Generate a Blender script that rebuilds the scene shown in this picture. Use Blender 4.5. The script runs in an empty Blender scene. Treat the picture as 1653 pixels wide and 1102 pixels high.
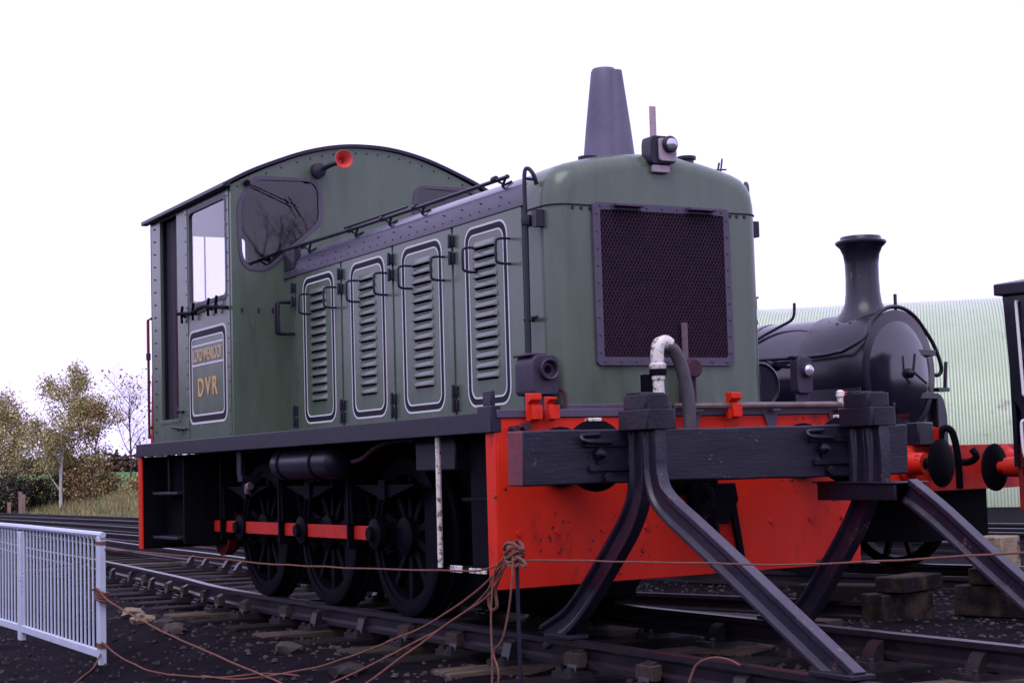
import bpy, bmesh, math, random
from math import sin, cos, pi, radians, sqrt, atan2
from mathutils import Vector, Matrix, noise
from mathutils.geometry import tessellate_polygon

random.seed(7)
C = bpy.context.scene.collection
SC = bpy.context.scene

# ------------------------------------------------------------------ camera
cam = bpy.data.cameras.new('camera'); camo = bpy.data.objects.new('camera', cam); C.objects.link(camo)
F = Vector((-.8743243, .4794623, .0753188)); R_ = Vector((.4787143, .8774959, -.0288726)); U = Vector((.0799352, -.0108122, .9967414))
M = Matrix((R_, U, -F)).transposed().to_4x4(); M.translation = Vector((8.27543, -5.69374, .97887))
camo.matrix_world = M
cam.sensor_width = 36; cam.lens = 2723.03 / 1653 * 36
cam.clip_start = .1; cam.clip_end = 2000
SC.camera = camo

# ------------------------------------------------------------------ sky, sun, exposure
w = bpy.data.worlds.new('World'); SC.world = w; w.use_nodes = True
nt = w.node_tree; nt.nodes.clear()
out = nt.nodes.new('ShaderNodeOutputWorld'); bg = nt.nodes.new('ShaderNodeBackground')
sky = nt.nodes.new('ShaderNodeTexSky'); sky.sky_type = 'NISHITA'; sky.sun_disc = False
SUN_EL, SUN_AZ = radians(58), radians(-38)          # azimuth of the sun measured from +x towards +y
sky.sun_elevation = SUN_EL; sky.sun_rotation = pi / 2 - SUN_AZ
sky.air_density = 1.0; sky.dust_density = 4.0; sky.ozone_density = 1.0
mx = nt.nodes.new('ShaderNodeMixRGB'); mx.inputs[0].default_value = .86
mx.inputs[2].default_value = (13.0, 11.7, 18.6, 1)  # the even overcast
nt.links.new(sky.outputs[0], mx.inputs[1]); nt.links.new(mx.outputs[0], bg.inputs[0])
bg.inputs[1].default_value = .1
nt.links.new(bg.outputs[0], out.inputs[0])
sl = bpy.data.lights.new('sun', 'SUN'); sl.energy = 1.3; sl.angle = radians(40); sl.color = (1, .95, .9)
so = bpy.data.objects.new('sun', sl); C.objects.link(so)
sd = Vector((cos(SUN_EL) * cos(SUN_AZ), cos(SUN_EL) * sin(SUN_AZ), sin(SUN_EL)))
so.rotation_euler = sd.to_track_quat('Z', 'Y').to_euler(); so.location = sd * 60
SC.view_settings.view_transform = 'Standard'; SC.view_settings.look = 'None'
SC.view_settings.exposure = 0.0; SC.view_settings.gamma = 1.0; SC.view_settings.use_curve_mapping = False
SC.cycles.max_bounces = 8

# ------------------------------------------------------------------ materials
def mat(name, col, rough=.6, metal=0, col2=None, scale=6, bump=0, bscale=60, spec=.5, stretch=(1, 1, 1), col3=None, scale3=1.2, f3=(.55, .7), coat=0, rvar=0, chips=None, bstretch=None):
    m = bpy.data.materials.new(name); m.use_nodes = True
    n = m.node_tree; b = n.nodes['Principled BSDF']
    b.inputs['Base Color'].default_value = (*col, 1); b.inputs['Roughness'].default_value = rough
    b.inputs['Metallic'].default_value = metal; b.inputs['Specular IOR Level'].default_value = spec
    if coat: b.inputs['Coat Weight'].default_value = coat; b.inputs['Coat Roughness'].default_value = .15
    tc = n.nodes.new('ShaderNodeTexCoord'); mp = n.nodes.new('ShaderNodeMapping'); mp.inputs['Scale'].default_value = stretch
    n.links.new(tc.outputs['Object'], mp.inputs[0])
    last = None
    if col2:
        t = n.nodes.new('ShaderNodeTexNoise'); t.inputs['Scale'].default_value = scale; t.inputs['Detail'].default_value = 8; t.inputs['Roughness'].default_value = .65
        r = n.nodes.new('ShaderNodeValToRGB'); r.color_ramp.elements[0].position = .35; r.color_ramp.elements[1].position = .68
        r.color_ramp.elements[0].color = (*col, 1); r.color_ramp.elements[1].color = (*col2, 1)
        n.links.new(mp.outputs[0], t.inputs['Vector']); n.links.new(t.outputs[0], r.inputs[0]); last = r.outputs[0]
        if rvar:
            mr = n.nodes.new('ShaderNodeMapRange'); mr.inputs[3].default_value = rough - rvar; mr.inputs[4].default_value = rough + rvar
            n.links.new(t.outputs[0], mr.inputs[0]); n.links.new(mr.outputs[0], b.inputs['Roughness'])
    if col3:
        t = n.nodes.new('ShaderNodeTexNoise'); t.inputs['Scale'].default_value = scale3; t.inputs['Detail'].default_value = 10; t.inputs['Roughness'].default_value = .7
        r = n.nodes.new('ShaderNodeValToRGB'); r.color_ramp.elements[0].position = f3[0]; r.color_ramp.elements[1].position = f3[1]
        mixn = n.nodes.new('ShaderNodeMixRGB'); mixn.inputs[2].default_value = (*col3, 1)
        n.links.new(mp.outputs[0], t.inputs['Vector']); n.links.new(t.outputs[0], r.inputs[0]); n.links.new(r.outputs[0], mixn.inputs[0])
        if last: n.links.new(last, mixn.inputs[1])
        else: mixn.inputs[1].default_value = (*col, 1)
        last = mixn.outputs[0]
    if chips:
        cc, cs_, c0_, c1_ = chips
        t = n.nodes.new('ShaderNodeTexNoise'); t.inputs['Scale'].default_value = cs_; t.inputs['Detail'].default_value = 4
        t2 = n.nodes.new('ShaderNodeTexNoise'); t2.inputs['Scale'].default_value = cs_ * .13; t2.inputs['Detail'].default_value = 3
        ml = n.nodes.new('ShaderNodeMath'); ml.operation = 'MULTIPLY'
        r = n.nodes.new('ShaderNodeValToRGB'); r.color_ramp.elements[0].position = c0_; r.color_ramp.elements[1].position = c1_
        mixn = n.nodes.new('ShaderNodeMixRGB'); mixn.inputs[2].default_value = (*cc, 1)
        n.links.new(tc.outputs['Object'], t.inputs['Vector']); n.links.new(tc.outputs['Object'], t2.inputs['Vector'])
        n.links.new(t.outputs[0], ml.inputs[0]); n.links.new(t2.outputs[0], ml.inputs[1]); n.links.new(ml.outputs[0], r.inputs[0]); n.links.new(r.outputs[0], mixn.inputs[0])
        if last: n.links.new(last, mixn.inputs[1])
        else: mixn.inputs[1].default_value = (*col, 1)
        last = mixn.outputs[0]
    if last: n.links.new(last, b.inputs['Base Color'])
    if bump:
        t = n.nodes.new('ShaderNodeTexNoise'); t.inputs['Scale'].default_value = bscale; t.inputs['Detail'].default_value = 6 if bscale > 8 else 2
        bp = n.nodes.new('ShaderNodeBump'); bp.inputs['Strength'].default_value = bump; bp.inputs['Distance'].default_value = .01
        n.links.new(tc.outputs['Object'] if bscale < 8 else mp.outputs[0], t.inputs['Vector']); n.links.new(t.outputs[0], bp.inputs['Height']); n.links.new(bp.outputs[0], b.inputs['Normal'])
    return m

green = mat('green_paint', (.072, .106, .072), .25, col2=(.092, .126, .091), scale=3.5, stretch=(1.6, 1.6, .35), bump=.22, bscale=3.0, col3=(.054, .070, .046), scale3=2.6, f3=(.52, .78), rvar=.09, spec=.55, chips=((.16, .15, .15), 55, .41, .47))
greyroof_lit = mat('grey_roof_lit', (.085, .08, .125), .24, col2=(.125, .115, .165), scale=5, bump=.10, bscale=5, spec=.9)  # bonnet grey lightened, sky highlight on the crown put into the colour
dark = mat('dark_grey_paint', (.011, .010, .023), .38, col2=(.020, .017, .034), scale=7, bump=.08, bscale=25, spec=.35)
purple = mat('faded_dark_paint', (.06, .048, .085), .5, col2=(.085, .065, .10), scale=9, bump=.08, bscale=40)
black = mat('oily_black_paint', (.0025, .002, .0055), .6, col2=(.005, .004, .009), scale=9, bump=.1, bscale=30, spec=.07)
mattblack = mat('matt_black_and_shade', (.003, .0027, .005), .85, col2=(.005, .004, .008), scale=9, spec=.08)  # matt black, also paints shade in louvre slots and wheel gaps
red = mat('red_paint', (.70, .028, .009), .46, col2=(.56, .018, .009), scale=2.6, stretch=(1, 1, .5), col3=(.10, .008, .012), scale3=5.5, f3=(.57, .78), bump=.14, bscale=4, spec=.22, chips=((.03, .015, .018), 30, .37, .43))
redrod = mat('red_rod_paint', (.66, .025, .014), .45, col2=(.5, .02, .014), scale=6, spec=.25, chips=((.05, .015, .015), 40, .36, .44))
rust = mat('rust_maroon', (.055, .02, .036), .75, col2=(.075, .028, .046), scale=20, spec=.2)
white = mat('white_paint', (.78, .76, .76), .5)
lining = mat('white_lining', (.62, .62, .66), .5)
blackline = mat('black_lining', (.010, .009, .016), .6, spec=.2)
roofband_shaded = mat('roof_band_shaded', (.042, .037, .066), .36, col2=(.06, .052, .085), scale=6, bump=.05, bscale=20)  # same grey as the roof, darkened to paint its shaded slope
doorpaint = mat('dull_door_paint', (.022, .019, .03), .65, col2=(.034, .028, .04), scale=8, spec=.25)
gold = mat('gold_letter', (.62, .36, .12), .5)
cream = mat('cream_letter', (.58, .42, .24), .5)
chipped = mat('chipped_white_paint', (.66, .62, .56), .6, col2=(.74, .70, .66), scale=8, col3=(.07, .055, .05), scale3=30, f3=(.52, .6))
interior = mat('dim_cab_interior', (.07, .066, .085), .6, col2=(.05, .047, .06), scale=3, spec=.3)
horn_red = mat('horn_red', (.62, .07, .06), .35)
darkred = mat('grimy_red', (.26, .016, .014), .6, col2=(.06, .008, .012), scale=7, spec=.2)
rubber = mat('rubber_hose', (.045, .042, .052), .5, col2=(.07, .06, .07), scale=20, bump=.1, bscale=80)
brass = mat('tarnished_pipe', (.20, .15, .13), .4, metal=.4, col2=(.12, .09, .085), scale=12)
lens = mat('lamp_glass', (.55, .55, .58), .08, metal=.6)
pinkgrey = mat('pinkish_grey_paint', (.42, .34, .38), .55, col2=(.3, .24, .27), scale=30)
rustpink = mat('brown_iron', (.14, .09, .10), .6, col2=(.09, .06, .07), scale=20)
stackpaint = mat('matt_grey_stack', (.085, .078, .13), .55, col2=(.12, .11, .165), scale=5, bump=.1, bscale=20)
housing = mat('dark_housing_paint', (.030, .023, .045), .5, col2=(.045, .034, .06), scale=9, bump=.08, bscale=40, spec=.35)
stopwood = mat('tarred_baulk', (.010, .009, .020), .5, col2=(.022, .019, .036), scale=7, bump=.22, bscale=34, stretch=(2, .35, 2), col3=(.07, .065, .095), scale3=13, f3=(.66, .82), spec=.35, chips=((.17, .15, .17), 70, .40, .48))
endwood = mat('faded_red_end_grain', (.20, .035, .05), .8, col2=(.10, .035, .05), scale=15, bump=.3)
railsteel = mat('rail_steel', (.010, .008, .015), .34, metal=0, col2=(.022, .015, .021), scale=10, bump=.12, bscale=40)
legsteel = mat('painted_rail_leg', (.011, .010, .023), .36, metal=0, col2=(.024, .020, .038), scale=7, bump=.22, bscale=30, col3=(.085, .036, .034), scale3=4, f3=(.60, .76), chips=((.14, .07, .06), 45, .38, .46))
capsteel = mat('black_cast_iron', (.006, .006, .014), .42, col2=(.013, .012, .025), scale=14, bump=.2, bscale=45, spec=.4)
chairiron = mat('chair_iron', (.007, .0055, .009), .45, metal=0, col2=(.02, .015, .02), scale=15, bump=.2, bscale=50)
blockwood = mat('pale_sawn_block', (.34, .28, .19), .85, col2=(.2, .15, .10), scale=12, bump=.5, bscale=40, col3=(.05, .035, .03), scale3=9, f3=(.52, .62), spec=.2)
keywood = mat('key_wood', (.06, .043, .034), .85, col2=(.03, .022, .022), scale=25, bump=.3, spec=.2)
sleeperwood = mat('sleeper_wood', (.007, .0052, .0065), .85, col2=(.016, .012, .013), scale=8, bump=.6, bscale=30, stretch=(5, .6, 5), col3=(.12, .095, .07), scale3=2.2, f3=(.62, .8), spec=.15)
palewood = mat('weathered_timber', (.055, .038, .027), .85, col2=(.022, .016, .014), scale=10, bump=.6, bscale=40, col3=(.010, .007, .009), scale3=6, f3=(.42, .58), spec=.15)
barrierpaint = mat('pale_blue_galvanised', (.47, .545, .68), .5, col2=(.56, .62, .73), scale=9, col3=(.22, .14, .13), scale3=14, f3=(.64, .74), chips=((.12, .07, .06), 60, .40, .46))
ropemat = mat('rope_fibre', (.15, .06, .05), .9, col2=(.22, .11, .08), scale=60, bump=.5, bscale=300, spec=.2)
locoblack = mat('glossy_engine_black', (.009, .008, .018), .15, col2=(.014, .012, .026), scale=4, bump=.05, bscale=4, rvar=.04, spec=.9)
smokeblack = mat('smokebox_black', (.007, .006, .014), .28, col2=(.013, .011, .022), scale=6, bump=.08, bscale=25, spec=.5, chips=((.09, .08, .10), 30, .40, .5))
shedmat = mat('pale_green_sheeting', (.37, .48, .30), .24, col2=(.43, .525, .36), scale=.7, bump=.02, col3=(.30, .36, .21), scale3=1.3, f3=(.55, .8), spec=1.0, chips=((.25, .25, .18), 3, .36, .46))
bark = mat('dark_bark', (.055, .045, .05), .9, col2=(.10, .08, .08), scale=6)
birchbark = mat('birch_bark', (.62, .58, .56), .8, col2=(.38, .34, .33), scale=5)
postwood = mat('weathered_post', (.22, .14, .12), .9, col2=(.3, .2, .17), scale=6)
n_ = sleeperwood.node_tree; b_ = n_.nodes['Principled BSDF']; sr = b_.inputs['Base Color'].links[0].from_socket
oi = n_.nodes.new('ShaderNodeObjectInfo'); rr_ = n_.nodes.new('ShaderNodeValToRGB'); rr_.color_ramp.elements[0].position = .72; rr_.color_ramp.elements[1].position = .9; rr_.color_ramp.elements[1].color = (.8, .8, .8, 1)
t_ = n_.nodes.new('ShaderNodeTexNoise'); t_.inputs['Scale'].default_value = 4; t_.inputs['Detail'].default_value = 7; tc_ = n_.nodes.new('ShaderNodeTexCoord'); n_.links.new(tc_.outputs['Object'], t_.inputs['Vector'])
m2_ = n_.nodes.new('ShaderNodeMath'); m2_.operation = 'MULTIPLY'; n_.links.new(oi.outputs['Random'], rr_.inputs[0]); n_.links.new(rr_.outputs[0], m2_.inputs[0]); n_.links.new(t_.outputs[0], m2_.inputs[1])
mm_ = n_.nodes.new('ShaderNodeMixRGB'); mm_.inputs[2].default_value = (.2, .155, .11, 1); n_.links.new(m2_.outputs[0], mm_.inputs[0]); n_.links.new(sr, mm_.inputs[1]); n_.links.new(mm_.outputs[0], b_.inputs['Base Color'])
stonem = mat('ash_stone', (.010, .008, .012), .9, col2=(.09, .075, .07), scale=3, spec=.15)
def leafmat(n, c):
    m = mat(n, c, .7); b = m.node_tree.nodes['Principled BSDF']; b.inputs['Subsurface Weight'].default_value = 0
    return m
leaf_y = leafmat('yellow_leaf', (.46, .37, .13)); leaf_g = leafmat('green_leaf', (.27, .27, .10)); leaf_o = leafmat('orange_leaf', (.26, .13, .06)); leaf_d = leafmat('dark_leaf', (.03, .028, .025)); leaf_p = leafmat('pale_leaf', (.5, .45, .25))
grass_y = leafmat('dry_grass', (.30, .25, .11)); grass_g = leafmat('green_grass', (.11, .16, .05)); grass_b = leafmat('brown_grass', (.17, .12, .07))

def glassmat():
    m = bpy.data.materials.new('window_glass'); m.use_nodes = True; n = m.node_tree; n.nodes.clear()
    o = n.nodes.new('ShaderNodeOutputMaterial'); g = n.nodes.new('ShaderNodeBsdfGlossy'); t = n.nodes.new('ShaderNodeBsdfTransparent'); x = n.nodes.new('ShaderNodeMixShader'); f = n.nodes.new('ShaderNodeFresnel')
    g.inputs['Roughness'].default_value = .02; f.inputs[0].default_value = 1.5; t.inputs[0].default_value = (.97, .97, .98, 1)
    ge = n.nodes.new('ShaderNodeNewGeometry'); iv = n.nodes.new('ShaderNodeMath'); iv.operation = 'SUBTRACT'; iv.inputs[0].default_value = 1; mu = n.nodes.new('ShaderNodeMath'); mu.operation = 'MULTIPLY'; tw = n.nodes.new('ShaderNodeMath'); tw.operation = 'MULTIPLY'; tw.inputs[1].default_value = 1.9; tw.use_clamp = True; n.links.new(f.outputs[0], tw.inputs[0])
    n.links.new(ge.outputs['Backfacing'], iv.inputs[1]); n.links.new(tw.outputs[0], mu.inputs[0]); n.links.new(iv.outputs[0], mu.inputs[1])
    n.links.new(mu.outputs[0], x.inputs[0]); n.links.new(t.outputs[0], x.inputs[1]); n.links.new(g.outputs[0], x.inputs[2]); n.links.new(x.outputs[0], o.inputs[0])
    return m
glass = glassmat()

# ------------------------------------------------------------------ mesh helpers
class MB:
    def __init__(s): s.v = []; s.f = []; s.mi = []
    def add(s, vs, fs, mi=0):
        o = len(s.v); s.v += [tuple(v) for v in vs]; s.f += [tuple(i + o for i in f) for f in fs]; s.mi += [mi] * len(fs); return s
    def box(s, x0, x1, y0, y1, z0, z1, mi=0):
        return s.add([(x0, y0, z0), (x1, y0, z0), (x1, y1, z0), (x0, y1, z0), (x0, y0, z1), (x1, y0, z1), (x1, y1, z1), (x0, y1, z1)],
                     [(0, 3, 2, 1), (4, 5, 6, 7), (0, 1, 5, 4), (1, 2, 6, 5), (2, 3, 7, 6), (3, 0, 4, 7)], mi)
    def obox(s, p, d, u, sx, sy, sz, mi=0):   # box centred at p, long axis d, up hint u
        d = Vector(d).normalized(); sd_ = d.cross(Vector(u)).normalized(); uu = sd_.cross(d)
        vs = [Vector(p) + d * a * sx / 2 + sd_ * b * sy / 2 + uu * c * sz / 2 for c in (-1, 1) for a, b in ((-1, -1), (1, -1), (1, 1), (-1, 1))]
        return s.add(vs, [(0, 3, 2, 1), (4, 5, 6, 7), (0, 1, 5, 4), (1, 2, 6, 5), (2, 3, 7, 6), (3, 0, 4, 7)], mi)
    def sweep(s, path, prof, up=(0, 0, 1), cap=True, mi=0, side=None):   # prof: (side, up) pairs
        path = [Vector(p) for p in path]; n = len(prof); vs = []; fs = []
        for i, p in enumerate(path):
            t = (path[min(i + 1, len(path) - 1)] - path[max(i - 1, 0)]).normalized()
            sd_ = Vector(side) if side else t.cross(Vector(up))
            if sd_.length < 1e-4: sd_ = t.cross(Vector((1, 0, .01)))
            sd_.normalize(); uu = sd_.cross(t)
            vs += [p + sd_ * a + uu * b for a, b in prof]
        for i in range(len(path) - 1):
            for j in range(n): fs.append((i * n + j, i * n + (j + 1) % n, (i + 1) * n + (j + 1) % n, (i + 1) * n + j))
        if cap: fs.append(tuple(range(n))[::-1]); fs.append(tuple((len(path) - 1) * n + j for j in range(n)))
        return s.add(vs, fs, mi)
    def tube(s, path, r, seg=8, mi=0, r2=None):
        path = [Vector(p) for p in path]; vs = []; fs = []; prev = None; N = len(path)
        for i, p in enumerate(path):
            t = (path[min(i + 1, N - 1)] - path[max(i - 1, 0)]).normalized()
            if prev is None: a = t.orthogonal().normalized()
            else:
                a = prev - t * prev.dot(t)
                a = a.normalized() if a.length > 1e-5 else t.orthogonal().normalized()
            prev = a; b = t.cross(a)
            rr = r if r2 is None else r + (r2 - r) * i / (N - 1)
            vs += [p + (a * cos(2 * pi * k / seg) + b * sin(2 * pi * k / seg)) * rr for k in range(seg)]
        for i in range(N - 1):
            for j in range(seg): fs.append((i * seg + j, i * seg + (j + 1) % seg, (i + 1) * seg + (j + 1) % seg, (i + 1) * seg + j))
        fs.append(tuple(range(seg))[::-1]); fs.append(tuple((N - 1) * seg + j for j in range(seg)))
        return s.add(vs, fs, mi)
    def lathe(s, prof, c=(0, 0, 0), axis='z', seg=28, mi=0, closed=False):   # prof: (r, h)
        vs = []; fs = []; n = len(prof)
        for k in range(seg):
            a = 2 * pi * k / seg
            for r, h in prof:
                p = (r * cos(a), r * sin(a), h)
                if axis == 'x': p = (h, r * cos(a), r * sin(a))
                if axis == 'y': p = (r * sin(a), h, r * cos(a))
                vs.append((p[0] + c[0], p[1] + c[1], p[2] + c[2]))
        for k in range(seg):
            k2 = (k + 1) % seg
            for i in range(n - 1 if not closed else n): 
                i2 = (i + 1) % n
                fs.append((k * n + i, k2 * n + i, k2 * n + i2, k * n + i2))
        if not closed:
            fs.append(tuple(k * n for k in range(seg))[::-1]); fs.append(tuple(k * n + n - 1 for k in range(seg)))
        return s.add(vs, fs, mi)
    def prism(s, pts, a0, a1, plane='x', holes=(), mi=0):   # polygon with holes, extruded
        loops = [list(pts)] + [list(h) for h in holes]
        flat = [p for l in loops for p in l]; n = len(flat)
        def P(p, a):
            if plane == 'x': return (a, p[0], p[1])
            if plane == 'y': return (p[0], a, p[1])
            return (p[0], p[1], a)
        vs = [P(p, a0) for p in flat] + [P(p, a1) for p in flat]
        fs = []
        if holes:
            for t in tessellate_polygon([[Vector((p[0], p[1], 0)) for p in l] for l in loops]):
                fs.append(tuple(t)); fs.append(tuple(i + n for i in t[::-1]))
        else:
            fs.append(tuple(range(n))[::-1]); fs.append(tuple(range(n, 2 * n)))
        o = 0
        for l in loops:
            m = len(l)
            for i in range(m): fs.append((o + i, o + (i + 1) % m, n + o + (i + 1) % m, n + o + i))
            o += m
        return s.add(vs, fs, mi)
    def mesh(s, name, mats, smooth=35, org=(0, 0, 0), recalc=True):
        me = bpy.data.meshes.new(name)
        me.from_pydata([(v[0] - org[0], v[1] - org[1], v[2] - org[2]) for v in s.v], [], s.f)
        for m in (mats if isinstance(mats, (list, tuple)) else [mats]): me.materials.append(m)
        me.polygons.foreach_set('material_index', s.mi)
        if recalc:
            b = bmesh.new(); b.from_mesh(me); bmesh.ops.recalc_face_normals(b, faces=b.faces); b.to_mesh(me); b.free()
        me.polygons.foreach_set('use_smooth', [True] * len(me.polygons))
        me.set_sharp_from_angle(angle=radians(smooth)); me.update()
        return me
    def build(s, name, mats, parent=None, bevel=0, label=None, kind=None, smooth=35, recalc=True):
        org = (0, 0, 0)
        q = parent; acc = Vector((0, 0, 0))
        while q is not None:
            if not q.get('local'): acc += Vector(q.location)
            q = q.parent
        o = bpy.data.objects.new(name, s.mesh(name, mats, smooth, acc, recalc)); C.objects.link(o)
        if parent: o.parent = parent
        if bevel:
            m = o.modifiers.new('bevel', 'BEVEL'); m.width = bevel; m.segments = 2; m.limit_method = 'ANGLE'
        if label: o['label'] = label
        if kind: o['kind'] = kind
        return o

def tag(o, label, cat=None, group=None, kind=None):
    o['label'] = label
    if cat: o['category'] = cat
    if group: o['group'] = group
    if kind: o['kind'] = kind
    return o
def thing(name, loc, label, cat, group=None, rz=0, local=False):
    o = bpy.data.objects.new(name, None); C.objects.link(o); o.location = loc; o.rotation_euler.z = rz; o.empty_display_size = .2
    if local: o['local'] = 1
    return tag(o, label, cat, group)
def copy_part(src, parent, loc, rot=None, name=None):
    o = src.copy(); C.objects.link(o); o.parent = parent; o.location = loc
    if rot is not None: o.rotation_euler = rot
    return o
def rrect(x0, x1, z0, z1, r, n=5):
    pts = []
    for cx, cz, a in ((x1 - r, z0 + r, -90), (x1 - r, z1 - r, 0), (x0 + r, z1 - r, 90), (x0 + r, z0 + r, 180)):
        for k in range(n + 1):
            t = radians(a + 90 * k / n); pts.append((cx + r * cos(t), cz + r * sin(t)))
    return pts
def roundpoly(pts, r, n=4):
    out = []; N = len(pts)
    for i in range(N):
        p = Vector(pts[i]); a = Vector(pts[i - 1]); b = Vector(pts[(i + 1) % N])
        ra = min(r, (a - p).length * .45); rb = min(r, (b - p).length * .45)
        A = p + (a - p).normalized() * ra; B = p + (b - p).normalized() * rb
        for k in range(n + 1):
            t = k / n; q = A * (1 - t) ** 2 + p * 2 * t * (1 - t) + B * t * t; out.append((q.x, q.y))
    return out
def smooth_path(pts, n=6):
    P = [Vector(p) for p in pts]; out = []
    for i in range(len(P) - 1):
        a = P[max(i - 1, 0)]; b = P[i]; c = P[i + 1]; d = P[min(i + 2, len(P) - 1)]
        for k in range(n):
            t = k / n
            out.append(.5 * ((2 * b) + (c - a) * t + (2 * a - 5 * b + 4 * c - d) * t * t + (3 * b - a - 3 * c + d) * t ** 3))
    out.append(P[-1]); return out
def sstep(a, b, x):
    t = max(0, min(1, (x - a) / (b - a))); return t * t * (3 - 2 * t)
def text_mesh(body, size, name, m, parent, x, y, z, width=None, height=None, depth=.0015):
    cu = bpy.data.curves.new('tmp', 'FONT'); cu.body = body; cu.size = size; cu.extrude = depth; cu.offset = size * (.012 if len(body) > 3 else .02); cu.align_x = 'CENTER'; cu.align_y = 'CENTER'
    if len(body) == 3: cu.space_character = 1.35
    ob = bpy.data.objects.new('tmp', cu); C.objects.link(ob)
    dg = bpy.context.evaluated_depsgraph_get(); me = bpy.data.meshes.new_from_object(ob.evaluated_get(dg))
    bpy.data.objects.remove(ob); bpy.data.curves.remove(cu)
    me.name = name; me.materials.clear(); me.materials.append(m)
    xs = [v.co.x for v in me.vertices]; ys = [v.co.y for v in me.vertices]
    sx = width / (max(xs) - min(xs)) if width else 1; sy = height / (max(ys) - min(ys)) if height else 1
    cx = (max(xs) + min(xs)) / 2; cy = (max(ys) + min(ys)) / 2
    for v in me.vertices:
        v.co = Vector(((v.co.x - cx) * sx, -v.co.z, (v.co.y - cy) * sy))
    o = bpy.data.objects.new(name, me); C.objects.link(o); o.parent = parent
    acc = Vector((0, 0, 0)); q = parent
    while q is not None: acc += Vector(q.location); q = q.parent
    o.location = Vector((x, y, z)) - acc
    return o

# ------------------------------------------------------------------ setting: ground
TR1 = [(4.6, 0), (0, 0), (-5.5, 0), (-8.3, .27), (-12.4, .62), (-18, .95), (-30, 2.0), (-45, 2.6), (-62, 3.0)]
TR2 = [(5.5, 8.5), (0, 7.1), (-4.76, 5.87), (-9, 4.93), (-13, 4.55), (-18, 4.6), (-30, 4.8), (-45, 5.0), (-64, 5.2)]
TR3 = [(-8, 9.0), (-18, 8.5), (-30, 8.1), (-45, 7.7), (-68, 7.2)]
def yc(tr, x):
    t = sorted(tr)
    if x <= t[0][0]: return t[0][1]
    for (a, ya), (b, yb) in zip(t, t[1:]):
        if x <= b: return ya + (yb - ya) * (x - a) / (b - a)
    return t[-1][1]
def gz(x, y):
    d = y - yc(TR1, x)
    z = -.212
    z += -.03 * sstep(.35, .0, abs(abs(d) - .755))
    z += -.235 * sstep(1.45, 2.3, -d)                    # lower path on the near side
    z += -.07 * sstep(1.5, 2.4, d)
    far = sstep(32, 44, -x) * sstep(1.7, 5.5, y - yc(TR3, x))
    z += .66 * far + .6 * sstep(70, 90, -x) * (1 - far) + max(0, -x - 72) * .022 * (1 - .0008 * max(0, -x - 64))
    nz = noise.noise(Vector((x * .9, y * .9, 1))) * .035 + noise.noise(Vector((x * 3.1, y * 3.1, 5))) * .02
    return z + nz * (1 if abs(x) < 60 else 4)
def axis_vals(fine0, fine1, step, lo, hi):
    v = []; x = fine0
    while x < fine1: v.append(x); x += step
    s = step; x = fine1
    while x < hi: v.append(x); s *= 1.18; x += s
    v.append(hi); s = step; x = fine0 - step
    while x > lo: v.append(x); s *= 1.18; x -= s
    v.append(lo); return sorted(v)
xs = axis_vals(-12, 6, .12, -600, 300); ys = axis_vals(-4.5, 8, .12, -500, 600)
g = MB(); nx, ny = len(xs), len(ys)
g.v = [(x, y, gz(x, y)) for x in xs for y in ys]
g.f = [(i * ny + j, (i + 1) * ny + j, (i + 1) * ny + j + 1, i * ny + j + 1) for i in range(nx - 1) for j in range(ny - 1)]; g.mi = [0] * len(g.f)
gm = mat('ash_ground', (.004, .003, .006), .95, col2=(.010, .0075, .012), scale=3.5, bump=.9, bscale=38, col3=(.05, .04, .036), scale3=1.6, f3=(.62, .85), spec=.05)
n = gm.node_tree; b = n.nodes['Principled BSDF']; srcl = b.inputs['Base Color'].links[0].from_socket
tc = n.nodes.new('ShaderNodeTexCoord'); sx = n.nodes.new('ShaderNodeSeparateXYZ'); n.links.new(tc.outputs['Object'], sx.inputs[0])
nz = n.nodes.new('ShaderNodeTexNoise'); nz.inputs['Scale'].default_value = .35; nz.inputs['Detail'].default_value = 6; n.links.new(tc.outputs['Object'], nz.inputs['Vector'])
ad = n.nodes.new('ShaderNodeMath'); ad.operation = 'MULTIPLY_ADD'; ad.inputs[1].default_value = 8; n.links.new(nz.outputs[0], ad.inputs[0]); n.links.new(sx.outputs[0], ad.inputs[2])
mr = n.nodes.new('ShaderNodeMapRange'); mr.inputs[1].default_value = 10.4; mr.inputs[2].default_value = 11.6
yy_ = n.nodes.new('ShaderNodeMath'); yy_.operation = 'MULTIPLY_ADD'; yy_.inputs[1].default_value = 4.5; n.links.new(nz.outputs[0], yy_.inputs[0]); n.links.new(sx.outputs[1], yy_.inputs[2]); n.links.new(yy_.outputs[0], mr.inputs[0])
wx_ = n.nodes.new('ShaderNodeMapRange'); wx_.inputs[1].default_value = -30; wx_.inputs[2].default_value = -38; n.links.new(sx.outputs[0], wx_.inputs[0])
wf_ = n.nodes.new('ShaderNodeMapRange'); wf_.inputs[1].default_value = -70; wf_.inputs[2].default_value = -76; n.links.new(sx.outputs[0], wf_.inputs[0])
wm_ = n.nodes.new('ShaderNodeMath'); wm_.operation = 'MULTIPLY'; n.links.new(mr.outputs[0], wm_.inputs[0]); n.links.new(wx_.outputs[0], wm_.inputs[1])
wa_ = n.nodes.new('ShaderNodeMath'); wa_.operation = 'MAXIMUM'; n.links.new(wm_.outputs[0], wa_.inputs[0]); n.links.new(wf_.outputs[0], wa_.inputs[1])
gr_ = n.nodes.new('ShaderNodeValToRGB'); gr_.color_ramp.elements[0].color = (.19, .155, .07, 1); gr_.color_ramp.elements[1].color = (.085, .14, .045, 1); gr_.color_ramp.elements[0].position = .4; gr_.color_ramp.elements[1].position = .6
n.links.new(nz.outputs[0], gr_.inputs[0])
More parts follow.
